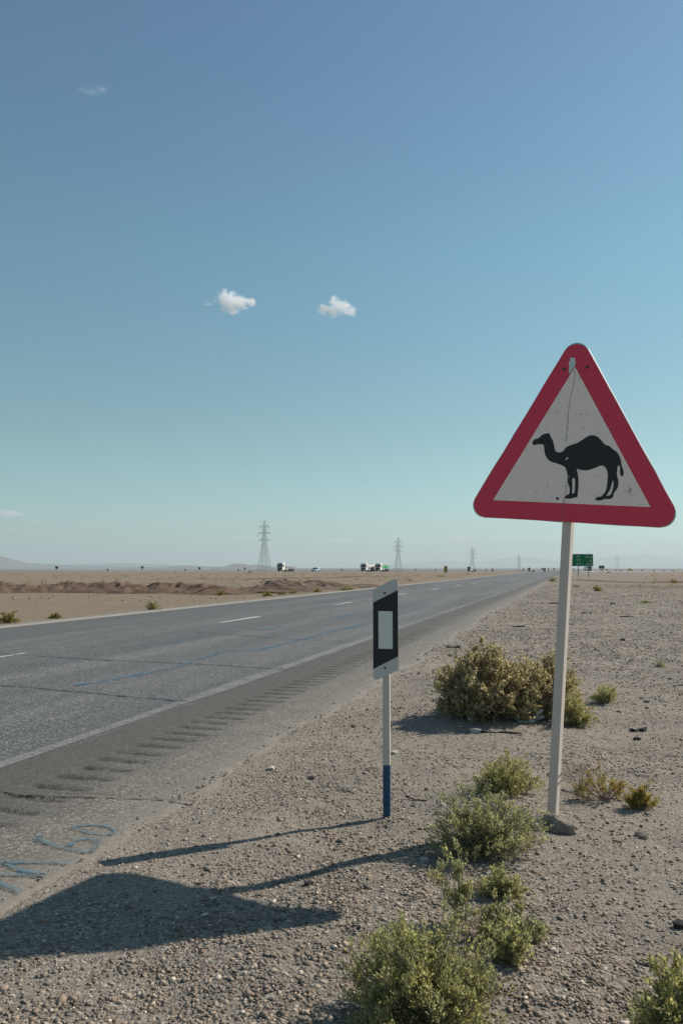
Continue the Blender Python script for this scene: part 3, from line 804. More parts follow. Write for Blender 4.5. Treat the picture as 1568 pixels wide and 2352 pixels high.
plane_poly('reflector', [(-.0375, .871), (.0375, .871), (.0375, 1.068), (-.0375, 1.068)], [], .002, -.0335, M['delref'], dl, 0)
for zz in (1.164, .772):
    MB().cyl((-.004, -.030, zz), (-.004, -.0365, zz), .0062, .005, 12).build('bolt', M['bolt'], dl)
p1 = MB().box(0, -.008, .69, .036, .034, 1.03, None, .003).build('post', M['galv'], dl)
p2 = MB().box(0, -.008, .045, .0365, .0345, .45, None, .003).build('painted_foot', M['delblue'], dl); p2['label'] = 'blue painted lower end of the post'

# ------------------------------------------------------------------ shrubs
def tubes(paths, radii, seg=4):
    Vs, Fs = [], []; off = 0
    for P, r in zip(paths, radii):
        P = np.asarray(P); n_ = len(P)
        d = np.gradient(P, axis=0); d /= np.maximum(np.linalg.norm(d, axis=1, keepdims=True), 1e-9)
        u = np.cross(d, [0.31, 0.2, 0.92]); u /= np.maximum(np.linalg.norm(u, axis=1, keepdims=True), 1e-9)
        v = np.cross(d, u)
        rr = np.linspace(r, r * .45, n_)[:, None]
        for k_ in range(seg):
            th = 2 * np.pi * k_ / seg
            Vs.append(P + (u * np.cos(th) + v * np.sin(th)) * rr)
        base_ = off
        idx = np.arange(n_ - 1)
        for k_ in range(seg):
            a_ = base_ + k_ * n_; b_ = base_ + ((k_ + 1) % seg) * n_
            Fs.append(np.stack([a_ + idx, b_ + idx, b_ + idx + 1, a_ + idx + 1], 1))
        off += seg * n_
    return np.concatenate(Vs), np.concatenate(Fs)
def shrub(name, loc, rx, ry, h, label, group=None, stems=60, twigs=4, per=14, leaf=.013, cols=None, seed=1, bare=0.3, stem_r=.0022, mat='leaf', stem_mat='stem',
          cat='shrub', tips=None, tip_n=7, skirt=.12, gaps=.35, up=.6, spread=.25, spray=.02, lean=(0, 0), lw=.42):
    rg = np.random.default_rng(seed)
    cols = np.array(cols)
    root = empty(name, loc); tag(root, label, cat, group)
    paths, rad = [], []; TP = []
    LC, LD, LL, LK = [], [], [], []
    for q in range(stems):
        az = rg.uniform(0, 2 * np.pi); el = np.arcsin(rg.uniform(skirt, 1.0))
        bumpy = 1 + gaps * float(fbm(np.array([az * 1.1 + seed]), np.array([el * 2.0]), seed)[0]) + rg.normal(0, .05)
        tip = np.array([np.cos(az) * np.cos(el) * rx, np.sin(az) * np.cos(el) * ry, np.sin(el) * h]) * bumpy + np.array([lean[0], lean[1], 0])
        b0 = np.array([rg.normal(0, rx * spread * .5), rg.normal(0, ry * spread * .5), -.01])
        ctl = b0 * .5 + tip * np.array([.35, .35, .62]) + rg.normal(0, .03, 3) * h
        t_ = np.linspace(0, 1, 7)[:, None]
        P = (1 - t_) ** 2 * b0 + 2 * t_ * (1 - t_) * ctl + t_ ** 2 * tip
        paths.append(P); rad.append(stem_r * rg.uniform(.7, 1.4))
        kc = rg.integers(0, len(cols))
        tw_list = [(P, bare)]
        for w_ in range(twigs):
            t0 = rg.uniform(max(.25, bare), .92); s0 = (1 - t0) ** 2 * b0 + 2 * t0 * (1 - t0) * ctl + t0 ** 2 * tip
            dirn = (tip - b0); dirn = dirn / np.linalg.norm(dirn)
            dv = dirn * .6 + np.array([0, 0, up]) + rg.normal(0, .5, 3); dv /= np.linalg.norm(dv)
            ln = (1 - t0 * .6) * h * rg.uniform(.22, .45)
            e0 = s0 + dv * ln; e0[2] = max(e0[2], .01)
            m0 = (s0 + e0) / 2 + rg.normal(0, .04, 3) * ln
            tt = np.linspace(0, 1, 4)[:, None]
            Q = (1 - tt) ** 2 * s0 + 2 * tt * (1 - tt) * m0 + tt ** 2 * e0
            paths.append(Q); rad.append(stem_r * .55); tw_list.append((Q, .12))
        for Q, b_ in tw_list: TP.append((Q[-1], Q[-1] - Q[-2]))
        for Q, b_ in tw_list:
            m_ = per if Q is not P else int(per * 1.2)
            f = rg.uniform(b_, 1.0, m_) ** .8 * (len(Q) - 1)
            i0 = np.minimum(f.astype(int), len(Q) - 2); fr = (f - i0)[:, None]
            pos = Q[i0] * (1 - fr) + Q[i0 + 1] * fr
            ax = Q[i0 + 1] - Q[i0]; ax /= np.maximum(np.linalg.norm(ax, axis=1, keepdims=True), 1e-9)
            dd = ax * .75 + rg.normal(0, .55, (m_, 3)) + np.array([0, 0, .25]); dd /= np.linalg.norm(dd, axis=1, keepdims=True)
            pos = pos + rg.normal(0, spray * .3, (m_, 3))
            LC.append(pos); LD.append(dd); LL.append(leaf * rg.uniform(.6, 1.35, m_))
            pick = np.where(rg.uniform(0, 1, m_) < .6, kc, rg.integers(0, len(cols), m_)); LK.append(pick)
    c_ = np.concatenate(LC); d_ = np.concatenate(LD); l_ = np.concatenate(LL)[:, None]; ki = np.concatenate(LK)
    ok = c_[:, 2] > .0; c_, d_, l_, ki = c_[ok], d_[ok], l_[ok], ki[ok]
    n_ = len(c_)
    u = np.cross(d_, rg.normal(0, 1, (n_, 3))); u /= np.maximum(np.linalg.norm(u, axis=1, keepdims=True), 1e-9)
    nn_ = np.cross(u, d_)
    wd = l_ * lw
    V = np.stack([c_, c_ + d_ * l_ * .5 + u * wd * .5 + nn_ * l_ * .08, c_ + d_ * l_, c_ + d_ * l_ * .5 - u * wd * .5 + nn_ * l_ * .08], 1).reshape(-1, 3)
    F_ = np.arange(4 * n_).reshape(-1, 4)
    col = 1.12 * cols[ki] * rg.uniform(.7, 1.3, (n_, 1))
    np_mesh('foliage', V, F_, M[mat], root, col=np.repeat(col, 4, 0))
    if tips is not None:
        tp = np.array([q[0] for q in TP]); td = np.array([q[1] for q in TP]); td /= np.maximum(np.linalg.norm(td, axis=1, keepdims=True), 1e-9)
        keep_ = tp[:, 2] > h * .22; tp, td = tp[keep_], td[keep_]
        nt_ = len(tp); c_ = np.repeat(tp, tip_n, 0) - np.repeat(td, tip_n, 0) * rg.uniform(0, 2.2, (nt_ * tip_n, 1)) * leaf + rg.normal(0, .32 * leaf, (nt_ * tip_n, 3))
        d_ = np.repeat(td, tip_n, 0) + rg.normal(0, .45, (nt_ * tip_n, 3)) + [0, 0, .3]; d_ /= np.linalg.norm(d_, axis=1, keepdims=True)
        u = np.cross(d_, rg.normal(0, 1, d_.shape)); u /= np.maximum(np.linalg.norm(u, axis=1, keepdims=True), 1e-9); nn_ = np.cross(u, d_)
        l_ = leaf * rg.uniform(.6, 1.15, (len(c_), 1)); wd = l_ * max(lw, .5)
        V = np.stack([c_, c_ + d_ * l_ * .5 + u * wd * .5 + nn_ * l_ * .1, c_ + d_ * l_, c_ + d_ * l_ * .5 - u * wd * .5 + nn_ * l_ * .1], 1).reshape(-1, 3)
        tc = np.array(tips)[np.repeat(rg.integers(0, len(tips), nt_), tip_n)] * rg.uniform(.8, 1.2, (len(c_), 1))
        np_mesh('tip_growth', V, np.arange(len(V)).reshape(-1, 4), M[mat], root, col=np.repeat(tc, 4, 0))
    vs, fs = tubes(paths, rad)
    np_mesh('stems', vs, fs, M[stem_mat], root)
    return root
GREEN = [(.25, .25, .145), (.30, .295, .185), (.20, .205, .13), (.35, .33, .21), (.24, .24, .18)]
GRASSY = [(.29, .28, .125), (.35, .325, .16), (.24, .235, .115), (.38, .345, .19)]
YELLOW = [(.27, .225, .055), (.22, .185, .045), (.16, .16, .04), (.30, .20, .07)]
BEIGE = [(.50, .42, .27), (.40, .33, .20), (.23, .20, .11), (.19, .175, .095), (.26, .23, .13), (.46, .39, .25)]
TIPG = [(.47, .45, .22), (.53, .49, .26), (.42, .41, .20), (.52, .50, .32)]
TIPB = [(.62, .53, .37), (.52, .43, .29), (.40, .36, .21), (.68, .60, .44)]
TIPY = [(.46, .34, .10), (.42, .27, .12), (.38, .34, .10)]
def place(u, v): 
    x_, y_ = ground_at(u, v); return x_, y_, gz1(x_, y_)
sg = 'low desert shrubs along the verge'
p = place(1120, 1655)
shrub('desert_shrub', (p[0], p[1], p[2] - .01), (.505), .42, .55, 'large dome shaped brown and green desert bush with pale dry tips behind the poles', sg, 230, 7, 18, .018, BEIGE, 21, .45, .004, 'dryleaf', gaps=.16, spread=.5, skirt=.03, lw=.75, tips=TIPB)
p = place(1262, 1650)
shrub('desert_shrub', (p[0], p[1], p[2] - .01), .30, .30, .52, 'brownish bush with pale dry tips directly behind the sign pole, joined to the large bush', sg, 120, 6, 17, .018, BEIGE, 22, .45, .0035, 'dryleaf', gaps=.22, spread=.4, skirt=.03, lw=.7, tips=TIPB)
p = place(1318, 1668)
shrub('desert_shrub', (p[0], p[1], p[2] - .01), .17, .15, .24, 'small bright green shrub hugging the right foot of the large brown bush', sg, 60, 5, 14, .014, GRASSY, 23, .2, gaps=.4, tips=TIPG)
p = place(1390, 1615)
shrub('desert_shrub', (p[0], p[1], p[2] - .01), .145, .13, .165, 'small green shrub alone on gravel right of the large brown bush', sg, 60, 4, 12, .012, GRASSY, 24, .2, gaps=.3, tips=TIPG)
p = place(1160, 1822)
shrub('desert_shrub', (p[0], p[1], p[2] - .01), .195, .17, .21, 'rounded bright green shrub left of the sign pole and in front of the large bush', sg, 110, 5, 15, .012, GRASSY, 25, .15, gaps=.22, skirt=.05, tips=TIPG)
p = place(1112, 1962)
shrub('desert_shrub', (p[0], p[1], p[2] - .01), .25, .19, .27, 'wide grey green shrub beside the foot of the camel sign', sg, 130, 5, 18, .012, GREEN, 26, .2, gaps=.42, skirt=.08, up=.9, tips=TIPG)
p = place(1150, 2058)
shrub('desert_shrub', (p[0], p[1], p[2] - .01), .13, .11, .10, 'sparse light green shrub just in front of the wide grey green one', sg, 42, 4, 12, .012, GREEN[:2] + GRASSY, 27, .3, gaps=.5, up=.9, tips=TIPG)
p = place(1062, 2125)
shrub('desert_shrub', (p[0], p[1], p[2] - .01), .10, .08, .21, 'thin sprig with bare reddish stems and a green top between two shrubs', sg, 20, 4, 12, .013, GREEN, 28, .55, .0018, 'leaf', 'drystem', gaps=.5, skirt=.55, up=1.0, lean=(-.05, 0), tips=TIPG)
p = place(1165, 2165)
shrub('desert_shrub', (p[0], p[1], p[2] - .01), .135, .11, .10, 'half dry shrub with brown stems behind the big foreground bush', sg, 60, 4, 10, .013, GREEN + [(.22, .17, .09)], 29, .4, .002, 'leaf', 'drystem', gaps=.45, skirt=.15, up=.9, tips=TIPG)
p = place(1172, 2232)
shrub('desert_shrub', (p[0], p[1], p[2] - .01), .075, .07, .115, 'smallest green tuft at the right edge of the big foreground bush', sg, 30, 4, 11, .013, GREEN[:2] + GRASSY[:2], 30, .2, gaps=.4, up=1.0, tips=TIPG)
p = place(972, 2390)
shrub('desert_shrub', (p[0], p[1], p[2] - .01), .25, .25, .285, 'big yellow green foreground bush cut off by the bottom of the photo', sg, 240, 6, 20, .0115, GRASSY + GREEN[:3], 31, .2, gaps=.3, skirt=.05, up=1.0, tips=TIPG)
p = place(1592, 2425)
shrub('desert_shrub', (p[0], p[1], p[2] - .01), .17, .17, .215, 'pale green bush cut off by the bottom right corner of the photo', sg, 110, 5, 16, .0135, GRASSY + [(.26, .24, .10)], 32, .2, gaps=.35, up=1.0, tips=TIPG)
p = place(1380, 1835)
shrub('dry_shrub', (p[0] + .02, p[1], p[2] - .01), .15, .11, .15, 'yellowing shrub with orange tips and bare twisted stems right of the sign pole', sg, 40, 4, 7, .011, YELLOW, 33, .62, .0024, 'leaf', 'drystem', gaps=.45, skirt=.12, lean=(-.06, .02), tips=TIPY)
p = place(1472, 1862)
shrub('dry_shrub', (p[0], p[1], p[2] - .01), .085, .08, .13, 'small yellow green bush at the right end of the yellowing shrub', sg, 42, 4, 12, .011, YELLOW, 34, .2, gaps=.3, tips=TIPY)
p = place(1330, 1812)
shrub('dead_sprig', (p[0], p[1], p[2] - .01), .10, .09, .17, 'dead leafless sprig of reddish twigs just right of the sign pole', sg, 26, 4, 2, .008, [(.26, .19, .14)], 35, .5, .0016, 'dryleaf', 'drystem', gaps=.4, skirt=.2, up=1.0)
p = place(1515, 1533)
shrub('desert_shrub', (p[0], p[1], p[2]), .09, .08, .09, 'tiny olive tuft alone on the open gravel at the right', sg, 26, 3, 7, .014, GREEN, 36, .2)
# verge tufts further off: (u, v, half width px, height px, palette, words)
far = [(18, 1431, 30, 27, YELLOW, 'straw coloured tuft at the far kerb by the left edge of the photo'), (124, 1421, 18, 13, YELLOW, 'low straw tuft at the far kerb, second from the left edge'),
       (350, 1401, 21, 19, GRASSY, 'green tuft at the far kerb in front of the long soil bank'), (508, 1364, 16, 12, YELLOW, 'small tuft at the right end of the long soil bank'),
       (612, 1367, 17, 14, YELLOW, 'straw tuft at the left foot of the dumped soil heaps'), (645, 1365, 12, 10, YELLOW, 'straw tuft second from left before the dumped soil heaps'),
       (672, 1363, 14, 9, YELLOW, 'straw tuft third from left before the dumped soil heaps'), (728, 1360, 12, 8, YELLOW, 'straw tuft fourth from left before the dumped soil heaps'), (797, 1356, 20, 12, GRASSY, 'green tuft at the right end of the dumped soil heaps'),
       (1270, 1336, 20, 10, GREEN, 'dark bush on the verge just left of the sign pole in the distance'), (1370, 1358, 12, 14, YELLOW, 'brown tuft on the plain below the large green road sign'), (1322, 1349, 10, 6, GREEN, 'dark low tuft touching the right side of the sign pole'),
       (1500, 1338, 7, 4, GRASSY, 'small green tuft out on the right plain'), (1550, 1337, 13, 9, YELLOW, 'yellow tuft near the right edge below the horizon'), (1590, 1386, 20, 7, GRASSY, 'x'), (1395, 1317, 6, 4, GREEN, 'dark tuft on the skyline under the small green sign'),
       (1075, 1319, 16, 4, GREEN, 'dark scrub clump on the left verge where the road narrows'), (1010, 1325, 18, 6, GREEN, 'scrub clump on the left verge before the striped hazard board'), (575, 1314, 6, 5, GRASSY, 'tuft on the skyline beside the nearest pylon'),
       (1480, 1385, 14, 5, GRASSY, 'flat green tuft beside pale stones on the right plain'), (403, 1314, 6, 3, GREEN, 'dark tuft on the skyline at the left of the nearest pylon'), (885, 1352, 9, 7, YELLOW, 'straw tuft at the far kerb right behind the marker plate')]
for k_, (u, v, hw_, hp_, pal, words) in enumerate(far):
    if words == 'x': continue
    x_, y_ = ground_at(u, v)
    if v < 1318: y_ = 175 + 4 * k_ % 15; x_ = at_depth(u, y_)
    m_ = y_ / 1829.0
    shrub('roadside_tuft', (x_, y_, gz1(x_, y_) - .02), hw_ * m_, hw_ * m_ * .8, hp_ * m_, words, 'tufts on the far verges', 26, 3, 8, .055 * max(.6, min(hp_ * m_ / .35, 4)), pal, 100 + k_, .15, .006, skirt=.02, gaps=.4, lw=.6)
# thin scatter of scrub over the plain, one mass
rg = np.random.default_rng(5); LV = []; LCc = []
for q in range(260):
    y_ = 45 * (190 / 45) ** rg.uniform(0, 1); x_ = rg.uniform(-.5, .5) * y_
    lat, ss = lat_s(x_, y_)
    if -14 < lat < (2 + y_ * .03): continue
    hh = rg.uniform(.08, .3); pal = (GREEN + YELLOW + [(.14, .10, .06)])[rg.integers(0, 10)]
    c_ = rg.normal(0, 1, (26, 3)) * [hh * .9, hh * .9, 0] + [x_, y_, 0]; c_[:, 2] = float(gz(x_, y_)) + rg.uniform(0, hh, 26)
    dd = rg.normal(0, 1, (26, 3)); dd /= np.linalg.norm(dd, axis=1, keepdims=True); uu = np.cross(dd, rg.normal(0, 1, (26, 3))); uu /= np.linalg.norm(uu, axis=1, keepdims=True)
    l_ = .1; LV.append(np.stack([c_, c_ + dd * l_ * .5 + uu * l_ * .3, c_ + dd * l_, c_ + dd * l_ * .5 - uu * l_ * .3], 1).reshape(-1, 3)); LCc.append(np.repeat(np.array(pal)[None] * rg.uniform(.7, 1.2), 104, 0))
V = np.concatenate(LV); s_ = np_mesh('plain_scrub', V, np.arange(len(V)).reshape(-1, 4), M['leaf'], col=np.concatenate(LCc))
tag(s_, 'thin scatter of dry scrub over the flat plain', 'scrub', kind='stuff')

# ------------------------------------------------------------------ soil banks left of the road
def mound(name, ridge, width, label, mat, seed, n_u=260, n_v=40):
    """ridge: list of (x, y, height); soil heap swept along it"""
    rd = np.array(ridge, float); t = np.linspace(0, len(rd) - 1, n_u)
    P = np.stack([np.interp(t, range(len(rd)), rd[:, k_]) for k_ in range(3)], 1)
    d = np.gradient(P[:, :2], axis=0); d /= np.linalg.norm(d, axis=1, keepdims=True); nn_ = np.stack([-d[:, 1], d[:, 0]], 1)
    vv = np.linspace(-1, 1, n_v)
    XX = P[:, None, 0] + nn_[:, None, 0] * vv[None] * width; YY = P[:, None, 1] + nn_[:, None, 1] * vv[None] * width
    cross = np.clip(1 - np.abs(vv) ** 1.3, 0, 1) ** .8
    hh = P[:, None, 2] * .85 * cross[None]
    rough = 1 + .30 * fbm(XX * .6, YY * .6, seed, 4) + .32 * fbm(XX * 2.2, YY * 2.2, seed + 3, 5)
    ZZ = gz(XX, YY) + hh * np.clip(rough, .1, 2) - .03
    V = np.stack([XX, YY, ZZ], -1).reshape(-1, 3)
    I, J = np.meshgrid(np.arange(n_v - 1), np.arange(n_u - 1)); a_ = (J * n_v + I).ravel()
    o_b = np_mesh(name, V, np.stack([a_, a_ + 1, a_ + n_v + 1, a_ + n_v], 1), mat, smooth=False)
    tag(o_b, label, 'soil mound'); return o_b
gA = lambda u, v: ground_at(u, v)
r1 = [(*gA(-260, 1361), .55), (*gA(-60, 1359), .62), (*gA(60, 1358), .50), (*gA(180, 1357), .58), (*gA(320, 1358), .56), (*gA(430, 1359), .46), (*gA(505, 1361), .42), (*gA(530, 1363), .1)]
mound('soil_bank', r1, 2.2, 'long reddish brown soil bank across the plain left of the road', M['berm'], 61, 480)
r2 = [(*gA(596, 1361), .08), (*gA(632, 1357), .58), (*gA(680, 1354), .50), (*gA(715, 1353), .52), (*gA(755, 1351), .42), (*gA(800, 1349), .16), (*gA(865, 1346), .10)]
mound('soil_heap', r2, 2.4, 'row of dark dumped soil heaps close to the far side of the road', M['berm2'], 62, 320)
x_, y_ = gA(418, 1362)
mound('soil_heap', [(x_ - .55, y_, .02), (x_ - .2, y_, .2), (x_ + .2, y_, .22), (x_ + .6, y_, .02)], .5, 'small dark cone of soil in front of the long bank', M['berm2'], 63, 26, 14)
mound('soil_ridge', [(*gA(1300, 1330), .05), (*gA(1420, 1337), .14), (*gA(1520, 1336), .2), (*gA(1640, 1335), .18)], 1.6, 'low stony ridge on the right plain near the photo edge', M['berm'], 64, 80, 14)
mound('soil_ridge', [(*gA(370, 1331), .05), (*gA(560, 1330), .12), (*gA(700, 1328), .12), (*gA(960, 1322), .05)], 1.2, 'thin dark soil ridge across the plain behind the dumped heaps', M['berm2'], 65, 90, 12)

# ------------------------------------------------------------------ single stones and litter
for k_, (u, v, r_, mt, lb) in enumerate([
        (1565, 2128, .026, 'darkstone', 'black stone at the right edge of the photo'), (1084, 1662, .05, 'palestone', 'pale flat stone under the left of the large bush'),
        (1090, 1685, .045, 'palestone', 'pale stone in the shade in front of the large bush'), (708, 2030, .017, 'darkstone', 'dark stone lying in the shadow of the sign pole'),
        (1463, 1698, .03, 'darkstone', 'black stone on the gravel right of the sign pole'), (1484, 1617, .03, 'darkstone', 'dark stone right of the small lone green shrub'),
        (622, 1768, .028, 'palestone', 'grey stone at the edge of the asphalt shoulder'), (1408, 1389, .11, 'palestone', 'whitish stone out on the right gravel plain'), (1430, 1472, .05, 'darkstone', 'dark stone on the gravel between sign pole and right edge'),
        (716, 1787, .022, 'darkstone', 'dark stone on the gravel left of the marker post'), (905, 1732, .03, 'palestone', 'tan stone just behind the marker post'), (1472, 1915, .036, 'oldcrust', 'flat tan stone lying in the gravel at lower right'),
        (975, 1972, .022, 'palestone', 'white chip by the left foot of the wide shrub')]):
    x_, y_ = ground_at(u, v)
    st_ = rock('stone', (x_, y_, gz1(x_, y_) + r_ * .25), (r_, r_ * .75, r_ * .55), M[mt], 200 + k_, None, k_ * 1.3, 2)
    tag(st_, lb, 'stone', 'single stones on the verge')
def scrap(name, u, v, ln, wd, hgt, mat, lb, cat, rz=0.0, seed=0):
    x_, y_ = ground_at(u, v); z_ = gz1(x_, y_)
    n_ = 14; t = np.linspace(-1, 1, n_); rg_ = np.random.default_rng(seed)
    cx = t * ln / 2; cy = .12 * ln * fbm(t * 1.5 + seed, t * 0, seed); cz = hgt * (.35 + .65 * (fbm(t * 2 + seed, t * 0 + 3, seed + 2) * .5 + .5))
    hw_ = wd / 2 * (1 - .6 * t ** 4) * (1 + .3 * rg_.normal(0, 1, n_) * .5)
    rows = []
    for k_, (yy, zz) in enumerate([(-1, 0), (-.6, 1), (.5, .8), (1, 0)]):
        rows.append(np.stack([cx, cy + yy * hw_, cz * zz], 1))
    V = np.concatenate(rows); c_, s_ = math.cos(rz), math.sin(rz)
    V = np.stack([V[:, 0] * c_ - V[:, 1] * s_, V[:, 0] * s_ + V[:, 1] * c_, V[:, 2]], 1)
    F_ = []
    for a_ in range(4):
        b_ = (a_ + 1) % 4
        for k_ in range(n_ - 1): F_.append((a_ * n_ + k_, a_ * n_ + k_ + 1, b_ * n_ + k_ + 1, b_ * n_ + k_))
    F_.append((0, n_, 2 * n_, 3 * n_)); F_.append((4 * n_ - 1, 3 * n_ - 1, 2 * n_ - 1, n_ - 1))
    ob = mesh_obj(name, V, F_, M[mat]); ob.location = (x_, y_, z_ + .002)
    tag(ob, lb, cat); return ob
scrap('tyre_scrap', 1135, 1688, .42, .025, .012, 'tyre', 'long thin black strip of tyre lying in front of the large bush', 'tyre scrap', -.08, 1)
scrap('tyre_scrap', 1040, 1488, .22, .06, .04, 'tyre', 'short curled black tyre scrap on gravel left of the large bush', 'tyre scrap', -.3, 2)
scrap('tyre_scrap', 1465, 1680, .13, .06, .03, 'tyre', 'dark flat scrap on gravel far right of the sign pole', 'tyre scrap', .1, 3)
scrap('tyre_scrap', 1272, 1388, .42, .06, .05, 'tyre', 'black tyre strip on the verge touching the sign pole from the left', 'tyre scrap', 0, 4)
scrap('tyre_scrap', 1438, 1417, .35, .05, .04, 'tyre', 'black tyre strip out on the right gravel', 'tyre scrap', -.1, 5)
scrap('tyre_scrap', 1190, 1440, .3, .06, .04, 'tyre', 'small black tyre strip above the large bush', 'tyre scrap', .1, 6)
scrap('tyre_scrap', 1345, 1408, .3, .04, .04, 'tyre', 'dark scrap right beside the sign pole in the middle distance', 'tyre scrap', 0, 7)
scrap('stick', 955, 1838, .13, .012, .012, 'tyre', 'thin dark bent stick on gravel right of the marker post', 'stick', -.35, 8)
scrap('plank', 1302, 1436, .34, .05, .04, 'palestone', 'pale plank fragment lying right behind the sign pole', 'plank', 0, 9)
x_, y_ = ground_at(1212, 1662)
pb = rock('plastic_bag', (x_, y_ - .02, gz1(x_, y_) + .035), (.085, .05, .05), M['plastic'], 91, None, .2, 4, .8)
tag(pb, 'crumpled dirty white plastic bag caught under the large bush', 'plastic bag')

# ------------------------------------------------------------------ pylons and wires
def make_pylon(label):
    root = empty('power_pylon', (0, 0, 0)); tag(root, label, 'pylon', 'power pylons across the plain')
    T = MB()
    hs_ = [0, 2.2, 4.4, 7.4, 10.2, 12.8, 15.2, 17.4, 19.2, 21.9, 24.4, 26.8, 29.2, 31.5]
    hw_ = lambda z_: np.interp(z_, [0, 19.2, 31.5, 36], [3.75, 1.25, .8, .06])
    for sx, sy in ((1, 1), (1, -1), (-1, 1), (-1, -1)):
        for z0, z1 in zip([0, 19.2, 31.5], [19.2, 31.5, 36]):
            T.bar((sx * hw_(z0), sy * hw_(z0), z0), (sx * hw_(z1), sy * hw_(z1), z1), .15 if z0 < 19 else .12)
    for z0, z1 in zip(hs_[:-1], hs_[1:]):
        a_, b_ = hw_(z0), hw_(z1)
        for (p0, p1) in (((-1, -1), (1, -1)), ((1, -1), (1, 1)), ((1, 1), (-1, 1)), ((-1, 1), (-1, -1))):
            T.bar((p0[0] * a_, p0[1] * a_, z0), (p1[0] * b_, p1[1] * b_, z1), .08)
            T.bar((p1[0] * a_, p1[1] * a_, z0), (p0[0] * b_, p0[1] * b_, z1), .08)
            if z0 > 3: T.bar((p0[0] * a_, p0[1] * a_, z0), (p1[0] * a_, p1[1] * a_, z0), .07)
    T.build('lattice_tower', M['steel'], root, fix=False)
    for z_, l_ in ((31.5, 3.9), (26.8, 5.0), (22.0, 4.5)):
        for s_ in (1, -1):
            A_ = MB()
            w_ = hw_(z_)
            for sy in (w_, -w_):
                A_.bar((s_ * w_, sy, z_), (s_ * l_, 0, z_), .15); A_.bar((s_ * w_, sy, z_ + 1.15), (s_ * l_, 0, z_ + .1), .13)
            for f_ in (.35, .7):
                A_.bar((s_ * (w_ + (l_ - w_) * f_), 0, z_), (s_ * (w_ + (l_ - w_) * f_), 0, z_ + 1.1 * (1 - f_)), .1)
            A_.build('crossarm', M['steel'], root, fix=False)
    for x_, z_ in ((3.9, 31.5), (-3.9, 31.5), (-5.0, 26.8), (5.0, 26.8), (-4.5, 22.0), (4.5, 22)):
        if (x_, z_) in ((5.0, 26.8), (-4.5, 22.0), (4.5, 22)): continue
        iM = MB()
        for q in range(6): iM.cyl((x_, 0, z_ - .1 - q * .36), (x_, 0, z_ - .4 - q * .36), .14, .10, 6)
        iM.build('insulator_string', M['steel'], root)
    return root
PYL = [(607, 557, 'nearest and tallest lattice pylon, left of the white flatbed truck'), (914, 812, 'second tallest pylon, right of the green tipper truck'), (1084, 1020, 'pylon rising behind the dark flatbed truck'),
       (1191, 1370, 'pylon furthest along the line, just left of where the road vanishes'), (1416, 1400, 'lone small pylon right of the green road signs')]
pyl0 = None; tops = []
for u, d, lb in PYL:
    x_ = at_depth(u, d); z_ = 1.3 - 10.5 / 1829 * d
    pyl_lb = lb
    if pyl0 is None: pyl0 = make_pylon(lb); pt = pyl0
    else: pt = copy_tree(pyl0); pt['label'] = lb
    pt.location = (x_, d, min(z_, float(far_z(d)) + .0)); pt.rotation_euler = (0, 0, R(-20))
    tops.append((x_, d, pt.location.z))
def wire_span(A_, B_, sag, rad):
    n_ = 30; t = np.linspace(0, 1, n_)[:, None]
    P = np.array(A_) * (1 - t) + np.array(B_) * t; P[:, 2] -= sag * 4 * (t * (1 - t))[:, 0]
    return P
Wp = []
tops2 = [(-205, 300, -.3)] + tops[:4]
for (p0, p1) in zip(tops2[:-1], tops2[1:]):
    for ox, oz in ((-3.7, 29.3), (3.7, 29.3), (-4.7, 24.7)):
        Wp.append(wire_span((p0[0] + ox, p0[1], p0[2] + oz), (p1[0] + ox, p1[1], p1[2] + oz), 7.5, .03))
vs, fs = tubes(Wp, [.022] * len(Wp), 3)
wr = np_mesh('power_lines', vs, fs, M['cable']); tag(wr, 'thin sagging power lines strung between the pylons on the left', 'power lines')

